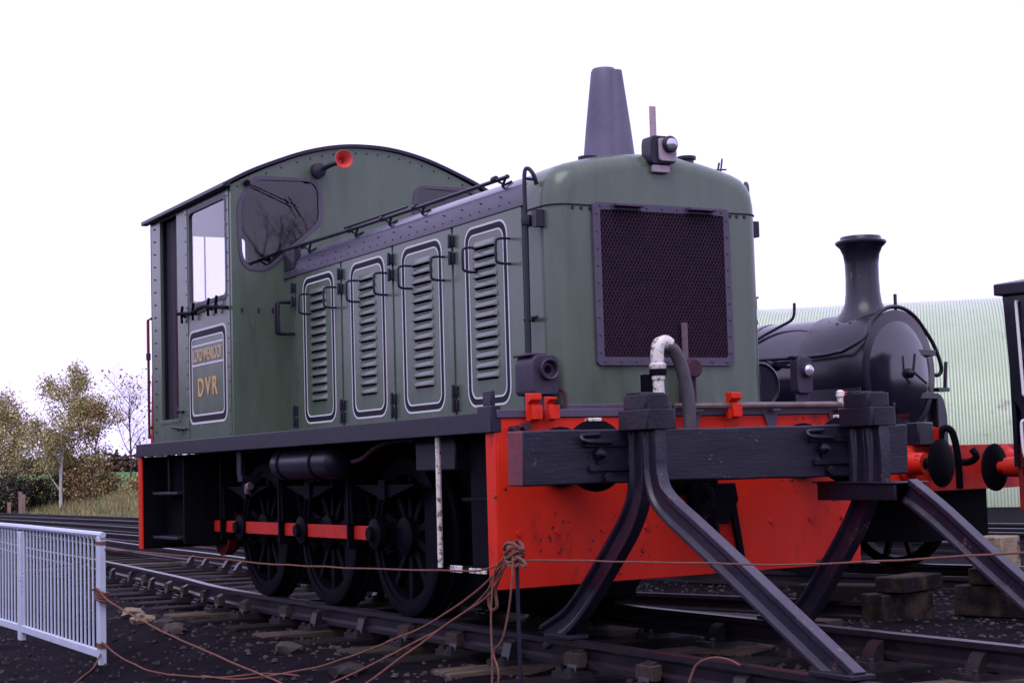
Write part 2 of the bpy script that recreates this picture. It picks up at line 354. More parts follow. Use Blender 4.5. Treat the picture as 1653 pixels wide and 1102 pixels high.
fr = n.nodes.new('ShaderNodeMapRange'); fr.inputs[1].default_value = -74; fr.inputs[2].default_value = -82; n.links.new(ad.outputs[0], fr.inputs[0])
fm = n.nodes.new('ShaderNodeMixRGB'); fm.inputs[2].default_value = (.075, .16, .055, 1); n.links.new(fr.outputs[0], fm.inputs[0]); n.links.new(gr_.outputs[0], fm.inputs[1])
gx = n.nodes.new('ShaderNodeMixRGB'); n.links.new(wa_.outputs[0], gx.inputs[0]); n.links.new(srcl, gx.inputs[1]); n.links.new(fm.outputs[0], gx.inputs[2]); n.links.new(gx.outputs[0], b.inputs['Base Color'])
go = g.build('ground', gm, kind='structure', smooth=180, recalc=False)

# loose stones and clinker
st = MB()
for i in range(9000):
    x = random.uniform(-11, 3.5); y = random.uniform(-4.2, 5.5)
    if abs(y - yc(TR1, x)) < .9 and random.random() < .35: continue
    s = random.choice((.010, .013, .016, .02, .026)) * random.uniform(.7, 1.3); z = gz(x, y) + s * .2
    a = random.random() * 6.3; vs = []
    for ring, (rr, hz) in enumerate(((1, -.1), (.62, .45))):
        for k in range(5):
            t = a + 2 * pi * k / 5 + ring * .5; kk = s * rr * random.uniform(.7, 1.3); vs.append((x + kk * cos(t), y + kk * sin(t) * .8, z + s * hz * random.uniform(.6, 1.3)))
    st.add(vs, [(k, (k + 1) % 5, 5 + (k + 1) % 5, 5 + k) for k in range(5)] + [(5, 6, 7, 8, 9)])
so_ = st.build('ballast_stones', stonem, kind='stuff', smooth=10, recalc=False); so_['label'] = 'loose dark ballast stones and clinker lying around the tracks'; so_['category'] = 'ballast'

# ------------------------------------------------------------------ tracks
RAILP = [(-.035, 0), (-.035, -.03), (-.012, -.05), (-.01, -.10), (-.033, -.118), (-.033, -.145), (.033, -.145), (.033, -.118), (.01, -.10), (.012, -.05), (.035, -.03), (.035, 0), (.022, .004), (-.022, .004)]
sl_m = None
def chair_mesh():
    c = MB(); c.prism(rrect(-.10, .10, -.19, .19, .03, 3), 0, .035, 'z')
    for s_, w_ in ((-1, .10), (1, .06)):
        c.prism([(s_ * .05, .03), (s_ * (.05 + w_), .03), (s_ * .085, .13), (s_ * .046, .15)], -.05, .05, 'x')
    # prism plane x gives (a, y, z)
    for px, py in ((.06, .15), (-.06, -.15), (.06, -.15), (-.06, .15)): c.lathe([(.022, .035), (.022, .055), (.012, .06)], (px, py, 0), 'z', 6)
    return c
def key_mesh():
    k = MB(); k.prism([(-.10, .055), (-.058, .055), (-.045, .09), (-.045, .135), (-.10, .125)], -.085, .085, 'x'); return k
CH = chair_mesh().mesh('chair', chairiron, 30); KY = key_mesh().mesh('key', keywood, 30)
SLP = []
for v in range(4):
    s_ = MB(); s_.box(-.125, .125, -1.3, 1.3, -.125, 0); mm = s_.mesh('sleeper', sleeperwood, 30)
    bm = bmesh.new(); bm.from_mesh(mm)
    bmesh.ops.subdivide_edges(bm, edges=[e for e in bm.edges if abs((e.verts[0].co - e.verts[1].co).y) > 1], cuts=7)
    bmesh.ops.bevel(bm, geom=[e for e in bm.edges if e.is_manifold and e.calc_face_angle(0) > .5], offset=.012, segments=1, affect='EDGES')
    for vv in bm.verts: vv.co += noise.noise_vector(vv.co * 3 + Vector((v * 9, 0, 0))) * .012
    bm.to_mesh(mm); bm.free(); SLP.append(mm)
PALE = SLP[0].copy(); PALE.materials.clear(); PALE.materials.append(mat('pale_sleeper_wood', (.10, .075, .055), .9, col2=(.16, .125, .09), scale=8, bump=.6, bscale=30, stretch=(5, .6, 5), col3=(.02, .015, .015), scale3=3, f3=(.42, .62), spec=.15))
def link(name, me, parent, loc, rz=0):
    o = bpy.data.objects.new(name, me); C.objects.link(o); o.parent = parent; o.location = loc; o.rotation_euler.z = rz; return o
def track(tr, label, z0=0, chairs_to=-14, x_stop=None):
    root = thing('railway_track', (tr[1][0], tr[1][1], z0 - .2), label, 'railway track'); rl = Vector(root.location)
    P = [(p.x, p.y) for p in smooth_path([Vector((x, y, 0)) for x, y in tr], 6)]
    for s in (-1, 1):
        pts = []
        for i, (x, y) in enumerate(P):
            a = Vector(P[max(i - 1, 0)]); b_ = Vector(P[min(i + 1, len(P) - 1)]); t = (b_ - a).normalized(); nrm = Vector((-t.y, t.x))
            pts.append((x + nrm.x * s * .755, y + nrm.y * s * .755, z0))
        r = MB(); r.sweep(pts, RAILP); r.build('rail', railsteel, root, smooth=30)
    # sleepers along the way
    acc = 0; last = Vector(P[0]); k = 0
    for i in range(1, len(P)):
        q = Vector(P[i]); seg = (q - last).length; d = (q - last).normalized() if seg else Vector((1, 0))
        while acc <= seg:
            p = last + d * acc; rz = atan2(d.y, d.x) + random.uniform(-.02, .02)
            far_ = p.x < chairs_to
            o = link('sleeper', PALE if tr is TR1 and (-.75 < p.x < .0 or .95 < p.x < 1.7) else random.choice(SLP), root, Vector((p.x, p.y + random.uniform(-.05, .05), z0 - .188)) - rl, rz)
            if not far_:
                for s in (-1, 1):
                    c = link('chair', CH, o, (0, s * .755, -.001), 0 if s > 0 else pi)
                    if random.random() < .6: link('key', KY, o, (random.uniform(-.02, .03), s * .755, 0), pi if s > 0 else 0)
            acc += .76; k += 1
        acc -= seg; last = q
    return root
t1 = track(TR1, 'railway track with exposed sleepers that the green locomotive stands on')
t2 = track(TR2, 'railway track under the black steam engine beyond the green locomotive', -.13, chairs_to=9)
t3 = track(TR3, 'farthest railway track crossing in front of the rough grass bank', -.12, chairs_to=9)

# ================================================================== GREEN LOCOMOTIVE
L = thing('diesel_locomotive', (-3.45, 0, 0), 'green diesel shunting locomotive with tall side-door bonnet, arched cab and red front plate', 'locomotive')
# underframe
m = MB(); m.box(-6.8, -.12, -.60, .60, .36, 1.19); m.box(-5.6, -1.5, -.58, .58, .10, .36); m.build('main_frame', mattblack, L, .01)  # solid block added to stop light, lower box blackens gaps between wheels
m = MB(); m.box(-6.95, -.05, -1.285, 1.285, 1.205, 1.285)
for s in (-1, 1): m.box(-6.955, -.048, min(s * 1.285, s * 1.30), max(s * 1.285, s * 1.30), 1.185, 1.30)
fp = m.build('running_plate', dark, L, .004)
m = MB(); m.box(-.16, .004, -1.306, -1.24, 1.183, 1.335); m.box(-.13, -.03, -1.285, -1.255, 1.335, 1.42); m.build('corner_bracket', dark, L, .006)
# red front plate with returned sides
m = MB(); m.prism([(-1.285, .315), (1.285, .335), (1.295, 1.262), (-1.265, 1.262)], -.016, 0, 'x')
for s in (-1, 1): m.box(-.11, -.002, min(s * 1.262, s * 1.284), max(s * 1.262, s * 1.284), .33, 1.24)
fpl = m.build('front_plate', red, L, .004)
m = MB(); m.box(-.11, .012, -1.27, 1.29, 1.264, 1.31); m.build('plate_cap', purple, L, .004)
m = MB()
for y in (-1.15, -.9, -.6, -.3, .3, .6, .9, 1.15):
    for z in (1.2, .62): m.lathe([(.016, 0), (.014, .010)], (0, y, z), 'x', 6)
m.build('bolts', red, fpl, kind='stuff')
m = MB(); m.box(-6.965, -6.93, -1.28, 1.28, .35, 1.185)
for s in (-1, 1): m.box(-6.93, -6.86, min(s * 1.262, s * 1.28), max(s * 1.262, s * 1.28), .35, 1.185)
m.build('rear_plate', red, L, .004)
m = MB(); m.box(-6.925, -6.87, -1.255, 1.255, .36, 1.18); m.build('rear_black_sheet', mattblack, L, .004)  # black sheet added to cover the red inner face
# bonnet
HALF = [(.746, 1.30), (.746, 1.9), (.746, 2.52), (.744, 2.60), (.730, 2.665), (.70, 2.715), (.655, 2.752), (.59, 2.778), (.47, 2.808), (.356, 2.833), (.18, 2.860), (0, 2.870)]
PROF = [(-y, z) for y, z in HALF] + [(y, z) for y, z in HALF[::-1][1:]]
def inset(p, d): 
    y, z = p; return (y * (.746 - d) / .746, z - d * max(0, (z - 1.3)) / 1.57)
def grow(p, d):
    y, z = p; return (y + (d if y > .01 else -d if y < -.01 else 0), z + (d if z > 2.6 else 0))
def loft(secs, cap0=True, cap1=True):
    mb = MB(); n_ = len(secs[0][1]); vs = []; fs = []
    for x, pr in secs: vs += [(x, y, z) for y, z in pr]
    for i in range(len(secs) - 1):
        for j in range(n_): fs.append((i * n_ + j, i * n_ + (j + 1) % n_, (i + 1) * n_ + (j + 1) % n_, (i + 1) * n_ + j))
    if cap0: fs.append(tuple(range(n_))[::-1])
    if cap1: fs.append(tuple((len(secs) - 1) * n_ + j for j in range(n_)))
    return mb.add(vs, fs)
bon = loft([(-4.545, PROF), (-.52, PROF)]).build('bonnet_body', green, L, smooth=40)
rp = [p for p in PROF if p[1] > 2.55]; rp = [(-.746, 2.575)] + [p for p in rp if p[1] > 2.59] + [(.746, 2.575)]
ro = [grow(p, .007) for p in rp]; 
m = MB(); vs = []; 
for x in (-4.545, -.53): vs += [(x, *p) for p in ro] + [(x, *grow(p, .001)) for p in rp]
nn = len(rp); fs = []
for j in range(nn - 1):
    fs += [(j, j + 1, 2 * nn + j + 1, 2 * nn + j)]
fs += [(j, j + 1, nn + j + 1, nn + j) for j in range(nn - 1)] + [(2 * nn + j, 3 * nn + j, 3 * nn + j + 1, 2 * nn + j + 1) for j in range(nn - 1)]
fs += [(0, nn, 3 * nn, 2 * nn), (nn - 1, 3 * nn - 1, 4 * nn - 1, 2 * nn - 1)]
m.add(vs, fs); brf = m.build('bonnet_roof', greyroof_lit, L, smooth=40)
for s in (-1, 1):
    m = MB(); q = [(.754, 2.565), (.760, 2.565), (.7605, 2.60), (.745, 2.672), (.722, 2.708), (.718, 2.704), (.739, 2.668), (.754, 2.60)]
    m.prism([(s * y, z) for y, z in q], -4.545, -.531, 'x'); m.build('roof_band', roofband_shaded, L, .001)
m = MB()
for s in (-1, 1):
    for i in range(29):
        x = -4.4 + i * .132; m.lathe([(.0058, s * .758), (.0045, s * .765)], (x, 0, 2.605), 'y', 6)
        if i % 2: m.lathe([(.0058, s * .748), (.0045, s * .758)], (x, 0, 2.66), 'y', 6)
m.build('rivets', dark, brf, kind='stuff')
# radiator cowl, rounded at its front edge
CP = [grow(p, .012) for p in PROF]
secs = [(-.525, CP), (-.32, CP)]
for k in range(1, 9):
    t = radians(90 * k / 8); secs.append((-.32 + .13 * sin(t), [inset(p, .105 * (1 - cos(t))) for p in CP]))
cowl = loft(secs).build('radiator_cowl', green, L, smooth=50)
m = MB(); half = [(-.526, .762), (-.32, .762)] + [(-.32 + .133 * sin(radians(a)), .762 * (.746 - .105 * (1 - cos(radians(a)))) / .746) for a in range(10, 91, 10)]
m.sweep([(x, -y, 2.524) for x, y in half] + [(x, y, 2.524) for x, y in half[::-1]], [(-.003, -.004), (.003, -.004), (.003, .004), (-.003, .004)]); m.build('cowl_seam', blackline, L)
m = MB()
for y in (-.62, -.56, -.5, .52, .57, .63): m.lathe([(.011, -.189), (.009, -.182)], (0, y, 2.505), 'x', 6)
for z in (1.45, 1.75, 2.05, 2.35): 
    for x in (-.5,): m.lathe([(.010, -.758), (.008, -.766)], (x, 0, z), 'y', 6)
m.build('rivets', dark, cowl, kind='stuff')
m = MB(); m.box(-.30, -.16, -.72, .72, 1.285, 1.345); m.build('cowl_sill', purple, L, .006)
# grille
m = MB(); m.prism(rrect(-.492, .497, 1.572, 2.545, .03), -.190, -.168, 'x', [rrect(-.442, .452, 1.622, 2.50, .012)])
gf = m.build('grille_frame', purple, L, .003)
m = MB()
for i in range(9):
    for z in (1.596, 2.523): m.lathe([(.008, -.168), (.006, -.161)], (0, -.44 + i * .11, z), 'x', 6)
    for y in (-.467, .474): m.lathe([(.008, -.168), (.006, -.161)], (0, y, 1.65 + i * .103), 'x', 6)
m.build('bolts', purple, gf, kind='stuff')
m = MB(); m.box(-.189, -.186, -.45, .46, 1.61, 2.51); m.build('radiator_core', rust, L)
gmesh = mat('grille_mesh_metal', (.022, .012, .026), .55, metal=.2, col2=(.035, .018, .035), scale=14, spec=.3)
m = MB(); st_ = .024; Y0, Y1, Z0, Z1 = -.445, .455, 1.62, 2.502; slope = 1.75
for sgn in (-1, 1):
    c0 = Z0 - slope * (Y1 - Y0) - .1; 
    k = 0
    while True:
        c = c0 + k * st_ * slope; k += 1
        if c > Z1 + slope * (Y1 - Y0) + .1: break
        # line z = c + sgn*slope*(y-Y0)
        pts = []
        for y in (Y0, Y1):
            z = c + sgn * slope * (y - Y0)
            if Z0 <= z <= Z1: pts.append((y, z))
        for z in (Z0, Z1):
            y = Y0 + (z - c) / (sgn * slope)
            if Y0 < y < Y1: pts.append((y, z))
        if len(pts) >= 2:
            a, b2 = pts[0], pts[1]
            if (Vector(a) - Vector(b2)).length > .02:
                xx = -.176 + sgn * .003; d = Vector((0, b2[0] - a[0], b2[1] - a[1]))
                m.obox((xx, (a[0] + b2[0]) / 2, (a[1] + b2[1]) / 2), d, (1, 0, 0), d.length, .0055, .005)
m.build('grille_mesh', gmesh, L, kind='stuff', recalc=False)
for y in (-.26, .27):
    m = MB(); m.box(-.167, -.11, y - .10, y + .10, 2.518, 2.536); m.box(-.167, -.155, y - .10, y + .10, 2.50, 2.518); m.build('grille_lip', purple, L, .003)
# bonnet doors with linings, louvres, handles
DOORS = [(-1.33, -.75, -1.2, -.905, -1.495, -.565), (-2.30, -1.657, -2.115, -1.822, -2.43, -1.515), (-3.20, -2.575, -3.03, -2.752, -3.36, -2.45), (-4.145, -3.505, -3.98, -3.68, -4.30, -3.38)]
lv = MB(); 
prof = [(0, -.002), (0, .0), (.012, .006), (.020, .020), (.022, .030), (.010, .046), (0, .050)]
# hooded louvre: top of hood blends into the sheet, lower lip stands proud
W2 = .145
vs = []; fs = []
cols = [(-1, 0), (-.94, .75), (-.8, 1), (.8, 1), (.94, .75), (1, 0)]
rows = [(.054, 0), (.042, .012), (.022, .021), (.009, .024), (.007, .022)]
for zz, dp in rows:
    for cx_, k in cols: vs.append((cx_ * W2, -dp * k, zz))
for i in range(len(rows) - 1):
    for j in range(len(cols) - 1): fs.append((i * 6 + j, i * 6 + j + 1, (i + 1) * 6 + j + 1, (i + 1) * 6 + j))
lv.add(vs, fs)
lv.box(-W2 * .92, W2 * .92, -.003, .0, -.004, .009, 1)  # black strip paints the shade in the gap under the hood
louvre_lit_green = mat('louvre_lit_green', (.10, .12, .10), .26, col2=(.13, .145, .125), scale=9, spec=.8)  # lighter than the door green, light on the hoods put into the colour
LV = lv.mesh('louvre', [louvre_lit_green, mattblack], 60, recalc=True)
for (x0, x1, l0, l1, d0, d1) in DOORS:
    m = MB(); m.prism(rrect(d0 + .006, d1 - .006, 1.325, 2.562, .012, 3), -.755, -.744, 'y'); dr = m.build('bonnet_door', green, L, .002)
    acc = Vector(L.location)
    for d, wd, mt in ((0, .013, lining), (.013, .038, blackline), (.051, .011, lining)):
        e = d + wd
        m = MB(); m.prism(rrect(x0 + d, x1 - d, 1.375 + d, 2.525 - d, .105 - d * .7), -.7575, -.7545, 'y', [rrect(x0 + e, x1 - e, 1.375 + e, 2.525 - e, .105 - e * .7)])
        m.build('lining', mt, dr)
    for k in range(14):
        o = link('louvre', LV, dr, Vector(((l0 + l1) / 2, -.754, 1.545 + k * .0635)) - acc); o.scale.x = (l1 - l0) / .29
    for hx in (x0 + .165, x1 + .03):
        zt_, zb_ = 2.385, 2.23
        m = MB(); m.tube(smooth_path([(hx, -.752, zt_), (hx, -.81, zt_), (hx, -.845, zt_ - .008), (hx, -.855, zt_ - .03), (hx, -.855, zb_ + .03), (hx, -.845, zb_ + .008), (hx, -.81, zb_), (hx, -.752, zb_)], 4), .0085, 6)
        m.build('handle', dark, dr)
    for z in (2.47, 2.36, 1.49, 1.40):
        if d1 > -1 or abs(d1 + 2.45) < .01: xx = d0
        else: xx = d0 - .02
        m = MB(); m.box(xx - .02, xx + .03, -.775, -.753, z - .035, z + .035); m.tube([(xx, -.782, z - .045), (xx, -.782, z + .045)], .012, 6); m.build('hinge', dark, dr, .003)
# bonnet-side grab rail left of the doors, cab end
m = MB()
for xx in (-4.42, -4.36): m.tube(smooth_path([(xx, -.75, 2.36), (xx, -.86, 2.36), (xx, -.88, 2.33), (xx, -.88, 2.14), (xx, -.86, 2.11), (xx, -.75, 2.11)], 4), .012, 6)
m.build('grab_rail', dark, L)
# handrail along bonnet top
for s in (-1, 1):
    m = MB(); m.tube([(-4.55, s * .755, 2.80), (-3.3, s * .745, 2.785), (-2, s * .745, 2.775), (-.75, s * .74, 2.775)], .014, 8)
    m.tube([(-3.3, s * .745, 2.812), (-2.2, s * .745, 2.806)], .009, 6)
    hr = m.build('handrail', dark, L)
    for x in (-4.15, -3.22, -2.62, -2.08, -.92):
        m = MB(); m.tube([(x, s * .742, 2.785), (x + .05, s * .70, 2.745), (x + .08, s * .66, 2.765)], .009, 6); m.tube([(x + .16, s * .742, 2.785), (x + .06, s * .72, 2.735), (x + .02, s * .69, 2.735)], .009, 6)
        m.lathe([(.022, -.02), (.022, .02)], (x, s * .742, 2.785), 'x', 8); m.build('handrail_bracket', dark, hr)
# tall vertical pipe beside the cowl, both sides
for s in (-1, 1):
    m = MB()
    m.tube(smooth_path([(-.40, s * .82, 2.46), (-.40, s * .82, 2.72), (-.39, s * .80, 2.76), (-.36, s * .78, 2.72), (-.36, s * .76, 2.66)], 4), .013, 8)
    m.tube([(-.40, s * .82, 2.46), (-.39, s * .83, 1.52)], .016, 8); m.lathe([(.03, -.03), (.034, 0), (.03, .1), (.02, .13)], (-.39, s * .83, 1.47), 'z', 8)
    pp = m.build('vertical_pipe', dark, L)
    m = MB(); m.tube([(-.46, s * .76, 1.86), (-.36, s * .83, 1.86)], .012, 6); m.tube([(-.48, s * .80, 1.865), (-.33, s * .80, 1.865)], .012, 6); m.build('pipe_clip', dark, pp)
    m = MB(); m.tube([(-.4, s * .76, 2.70), (-.4, s * .82, 2.70)], .010, 6); m.build('pipe_clip', dark, pp)
    m = MB(); m.tube([(-.52, s * .765, 2.44), (-.30, s * .80, 2.44)], .016, 6); m.lathe([(.032, -.03), (.036, 0), (.032, .03)], (-.40, s * .815, 2.45), 'z', 8); m.box(-.335, -.285, min(s * .76, s * .815), max(s * .76, s * .815), 2.40, 2.50)
    m.build('pipe_clip', dark, pp)
# exhaust cone, cap, little studs
m = MB(); m.lathe([(.175, 2.80), (.150, 2.92), (.125, 3.15), (.098, 3.37), (.082, 3.50), (.072, 3.52), (.055, 3.515), (.05, 3.35)], (-.78, 0, 0), 'z', 32)
m.lathe([(.137, 2.80), (.112, 2.92), (.087, 3.15), (.060, 3.37), (.044, 3.50)], (-.715, .045, 0), 'z', 24)
m.build('exhaust_stack', stackpaint, L, smooth=40)
m = MB(); m.lathe([(.05, 2.84), (.05, 2.895), (.062, 2.90), (.062, 2.925)], (-.70, -.19, 0), 'z', 14); m.build('filler_cap', dark, L)
m = MB(); m.lathe([(.045, 2.80), (.045, 2.87), (.06, 2.875), (.06, 2.895), (.02, 2.90)], (-.35, .32, 0), 'z', 14); m.build('filler_cap', dark, L)
m = MB()
m.tube([(-.62, .74, 2.70), (-.62, .78, 2.90), (-.62, .79, 2.96)], .006, 6); m.tube([(-.62, .70, 2.88), (-.62, .82, 2.89)], .006, 6); m.tube([(-.75, .80, 2.72), (-.75, .86, 2.96)], .007, 6); m.build('handrail_bracket', dark, L)
# headlamp on the cowl crown
m = MB(); m.prism(roundpoly([(-.082, 2.795), (.10, 2.80), (.10, 2.93), (.07, 2.968), (-.07, 2.968), (-.082, 2.93)], .03), -.25, -.145, 'x'); hl = m.build('headlamp', dark, L, .004)
m = MB(); m.prism(roundpoly([(-.03, 2.81), (.094, 2.81), (.094, 2.95), (-.03, 2.95)], .02), -.145, -.125, 'x'); m.build('lamp_face', pinkgrey, hl, .004)
m = MB(); m.lathe([(.05, 0), (.052, .02), (.045, .03)], (-.125, .038, 2.912), 'x', 20); m.build('lamp_bezel', dark, hl)
m = MB(); m.lathe([(.041, .020), (.032, .042), (.015, .052), (.002, .054)], (-.125, .038, 2.912), 'x', 20); m.build('lens', lens, hl)
m = MB(); m.box(-.235, -.22, -.026, .016, 2.968, 3.165); m.build('lamp_iron', pinkgrey, hl, .003)
m = MB(); m.box(-.185, -.155, -.06, .06, 2.745, 2.79); m.build('lamp_foot', pinkgrey, hl, .004)
# side lamp housings beside the cowl, both sides
for s in (-1, 1):
    yy = s * .86 if s < 0 else 1.02
    hw = .085 if s < 0 else .06; xb_ = -.36 if s < 0 else -.22
    m = MB(); m.prism(roundpoly([(yy - hw, 1.40), (yy + hw, 1.40), (yy + hw, 1.60), (yy + hw * .7, 1.63), (yy - hw * .7, 1.63), (yy - hw, 1.60)], .03), xb_, -.14, 'x')
    m.box(xb_ + .03, -.17, yy - .05, yy + .05, 1.30, 1.40); m.box(xb_ - .01, -.17, yy - hw - .008, yy + .02, 1.625, 1.642)
    h = m.build('marker_lamp_housing', housing, L, .006)
    m = MB(); q_ = 1 if s < 0 else .75; m.lathe([(r_ * q_, h_) for r_, h_ in ((.058, -.145), (.062, -.115), (.056, -.105), (.048, -.112), (.046, -.139))], (0, yy + .01, 1.545), 'x', 20); m.build('lamp_bezel', housing, h)
    m = MB(); m.lathe([(.046, -.14), (.002, -.138)] if s < 0 else [(.037, -.11), (.024, -.095), (.002, -.09)], (0, yy + .01, 1.545), 'x', 20); m.build('lens', mattblack if s < 0 else lens, h)
m = MB(); m.tube(smooth_path([(-.2, -.78, 1.44), (-.15, -.745, 1.42), (-.14, -.74, 1.36), (-.14, -.75, 1.30)], 4), .014, 6); m.build('conduit', rust, L)
m = MB(); m.box(-.62, -.60, .93, .99, 1.30, 1.84); m.build('lamp_iron', pinkgrey, L, .003)
m = MB(); m.lathe([(.02, -.42), (.14, -.42), (.155, -.40), (.155, -.36), (.14, -.345), (.13, -.36), (.02, -.36)], (0, .83, 1.46), 'x', 24); m.build('air_filter_drum', dark, L)
# plate lamp in front of the cowl centre
m = MB(); m.box(-.16, -.09, .07, .15, 1.34, 1.50); m.lathe([(.055, -.12), (.06, -.05), (.05, -.04)], (0, .11, 1.55), 'x', 16); m.build('plate_lamp', rust, L, .004)
m = MB(); m.box(-.16, -.145, .10, .14, 1.60, 1.83); m.build('lamp_iron', rustpink, L, .003)
# lamp irons and pipe along the beam top
for y, x_, sc in ((-1.06, .02, 1), (-.96, .04, .7), (.30, .04, 1), (1.20, .04, 1)):
    m = MB(); m.prism([(x_, 1.24), (x_ + .03, 1.24), (x_ + .03, 1.34), (x_ + .07, 1.36 + .0 * sc), (x_ + .07, 1.395 * (1 if sc == 1 else .985)), (x_, 1.40 * (1 if sc == 1 else .985))], y - .035 * sc, y + .035 * sc, 'y'); m.box(x_ + .03, x_ + .06, y - .02, y + .045, 1.25, 1.33); m.build('lamp_bracket', red, L, .004)
m = MB(); m.tube([(.055, -.12, 1.318), (.055, 1.22, 1.318)], .021, 10); m.lathe([(.027, -.01), (.027, .03)], (.055, 1.2, 1.318), 'y', 10); pr = m.build('beam_pipe', brass, L)
for y in (.05, .62, 1.12):
    m = MB(); m.prism([(y - .06, 1.285), (y + .06, 1.285), (y + .02, 1.17), (y - .02, 1.17)], .0, .016, 'x'); m.box(.016, .08, y - .03, y + .03, 1.285, 1.295); m.build('pipe_bracket', purple, pr, .003)
m = MB(); m.lathe([(.02, 1.31), (.02, 1.36), (.028, 1.37), (.026, 1.40), (.01, 1.41)], (.055, 1.13, 0), 'z', 12); m.build('valve_knob', chipped, L)
m = MB(); m.tube([(.0, -1.18, 1.2), (.05, -1.17, 1.2)], .02, 8); m.tube([(0, -1.1, 1.215), (.05, -1.1, 1.215)], .025, 8); m.tube([(.03, -1.2, 1.205), (.03, -1.08, 1.22)], .012, 6); m.build('uncoupling_lever', rust, L)
# vacuum standpipe and hose
m = MB(); m.tube([(.13, -.27, .98), (.13, -.27, 1.36)], .034, 12); m.lathe([(.036, 1.36), (.034, 1.47), (.040, 1.47), (.040, 1.49), (.033, 1.495)], (.13, -.27, 0), 'z', 14)
m.tube(smooth_path([(.13, -.27, 1.55), (.13, -.27, 1.63), (.13, -.255, 1.675), (.13, -.21, 1.69), (.13, -.185, 1.675)], 5), .040, 12)
m.lathe([(.046, 1.53), (.05, 1.54), (.05, 1.558), (.04, 1.565)], (.13, -.27, 0), 'z', 14)
vp = m.build('vacuum_pipe', chipped, L, smooth=45)
m = MB(); m.lathe([(.045, 1.495), (.05, 1.50), (.05, 1.53), (.042, 1.532)], (.13, -.27, 0), 'z', 14); m.box(.08, .12, -.36, -.29, 1.30, 1.50); m.build('pipe_clamp', black, vp)
m = MB(); m.tube(smooth_path([(.13, -.205, 1.66), (.135, -.165, 1.645), (.14, -.12, 1.57), (.145, -.09, 1.45), (.15, -.075, 1.32), (.15, -.08, 1.15), (.14, -.10, 1.0), (.12, -.16, .9)], 6), .040, 12); m.build('vacuum_hose', rubber, vp)
# buffers
for s in (-1, 1):
    m = MB(); m.lathe([(.17, .0), (.17, .02), (.12, .03), (.10, .25), (.07, .25), (.07, .36)], (0, s * .865, 1.04), 'x', 24); bf = m.build('buffer', black, L)
    m = MB(); m.lathe([(.07, .34), (.15, .355), (.195, .365), (.198, .385), (.14, .400), (.002, .408)], (0, s * .865, 1.04), 'x', 32); m.build('buffer_head', black, bf)
    m = MB(); m.box(.345, .395, s * .865 - .04, s * .865 + .04, 1.225, 1.245); m.build('pale_patch', chipped, bf, .004)  # pale patch on the top edge of the head
# drawgear
m = MB(); m.box(0, .05, -.16, .16, .80, 1.12); m.tube(smooth_path([(.03, 0, .98), (.2, 0, .98), (.27, 0, 1.0), (.28, 0, 1.06), (.24, 0, 1.10)], 5), .04, 10)
hk = m.build('coupling_hook', black, L, .006)
for k in range(3):
    zc_ = .90 - k * .17; m = MB(); pts = []
    for i in range(13):
        a = 2 * pi * i / 12; ca, sa = cos(a), sin(a)
        pts.append((.2 + (.05 * ca if k % 2 else 0), .0 + (0 if k % 2 else .055 * ca), zc_ + .11 * sa))
    m.tube(pts, .018, 8); m.build('coupling_link', black, hk)
m = MB(); m.prism([(-.05, .86), (.28, .86), (.30, .76), (.22, .62), (.02, .64)], .005, .09, 'x'); m.prism([(.26, .80), (.31, .80), (.37, .42), (.34, .38)], .01, .04, 'x'); m.build('drawgear_plate', black, L, .006)
# cab shell
ZS = [(0, 3.685), (.2, 3.675), (.4, 3.640), (.62, 3.577), (.89, 3.470), (1.05, 3.396), (1.2, 3.318)]
ARC = [(-y, z) for y, z in ZS[::-1]] + [(y, z) for y, z in ZS[1:]]
ARCS = [(p.x, p.y) for p in smooth_path([Vector((y, z, 0)) for y, z in ARC], 4)]
LW = roundpoly([(-1.125, 3.16), (-.995, 3.375), (-.50, 3.385), (-.44, 3.32), (-.44, 3.05), (-.90, 2.655), (-1.06, 2.655), (-1.115, 2.74)], .07)
RW = [(-y, z) for y, z in LW[::-1]]
frontp = [(-1.2, 1.30)] + [(1.2, 1.30)] + ARCS[::-1]
m = MB(); m.prism(frontp, -4.565, -4.545, 'x', [LW, RW]); cf = m.build('cab_front', green, L)
m = MB(); m.prism([(y * .985, z - .02) for y, z in frontp], -4.575, -4.567, 'x', [LW, RW]); m.build('cab_lining_panel', interior, cf)
def grow_poly(P, d):
    c = Vector((sum(p[0] for p in P) / len(P), sum(p[1] for p in P) / len(P))); return [tuple(c + (Vector(p) - c) * (1 + d / max(.05, (Vector(p) - c).length))) for p in P]
for Wd in (LW, RW):
    m = MB(); m.prism(grow_poly(Wd, .028), -4.545, -4.535, 'x', [grow_poly(Wd, -.006)]); wf = m.build('window_frame', purple, L)
    m = MB(); m.prism(grow_poly(Wd, -.003), -4.558, -4.552, 'x'); m.build('window_glass', glass, wf)
m = MB(); m.tube([(-4.525, -1.07, 3.335), (-4.515, -.93, 3.28), (-4.51, -.66, 3.17)], .005, 6); m.tube([(-4.505, -.72, 3.24), (-4.505, -.62, 3.08)], .004, 6); m.lathe([(.02, -.02), (.025, .03)], (-4.53, -1.07, 3.335), 'x', 8); m.build('window_wiper', black, L)
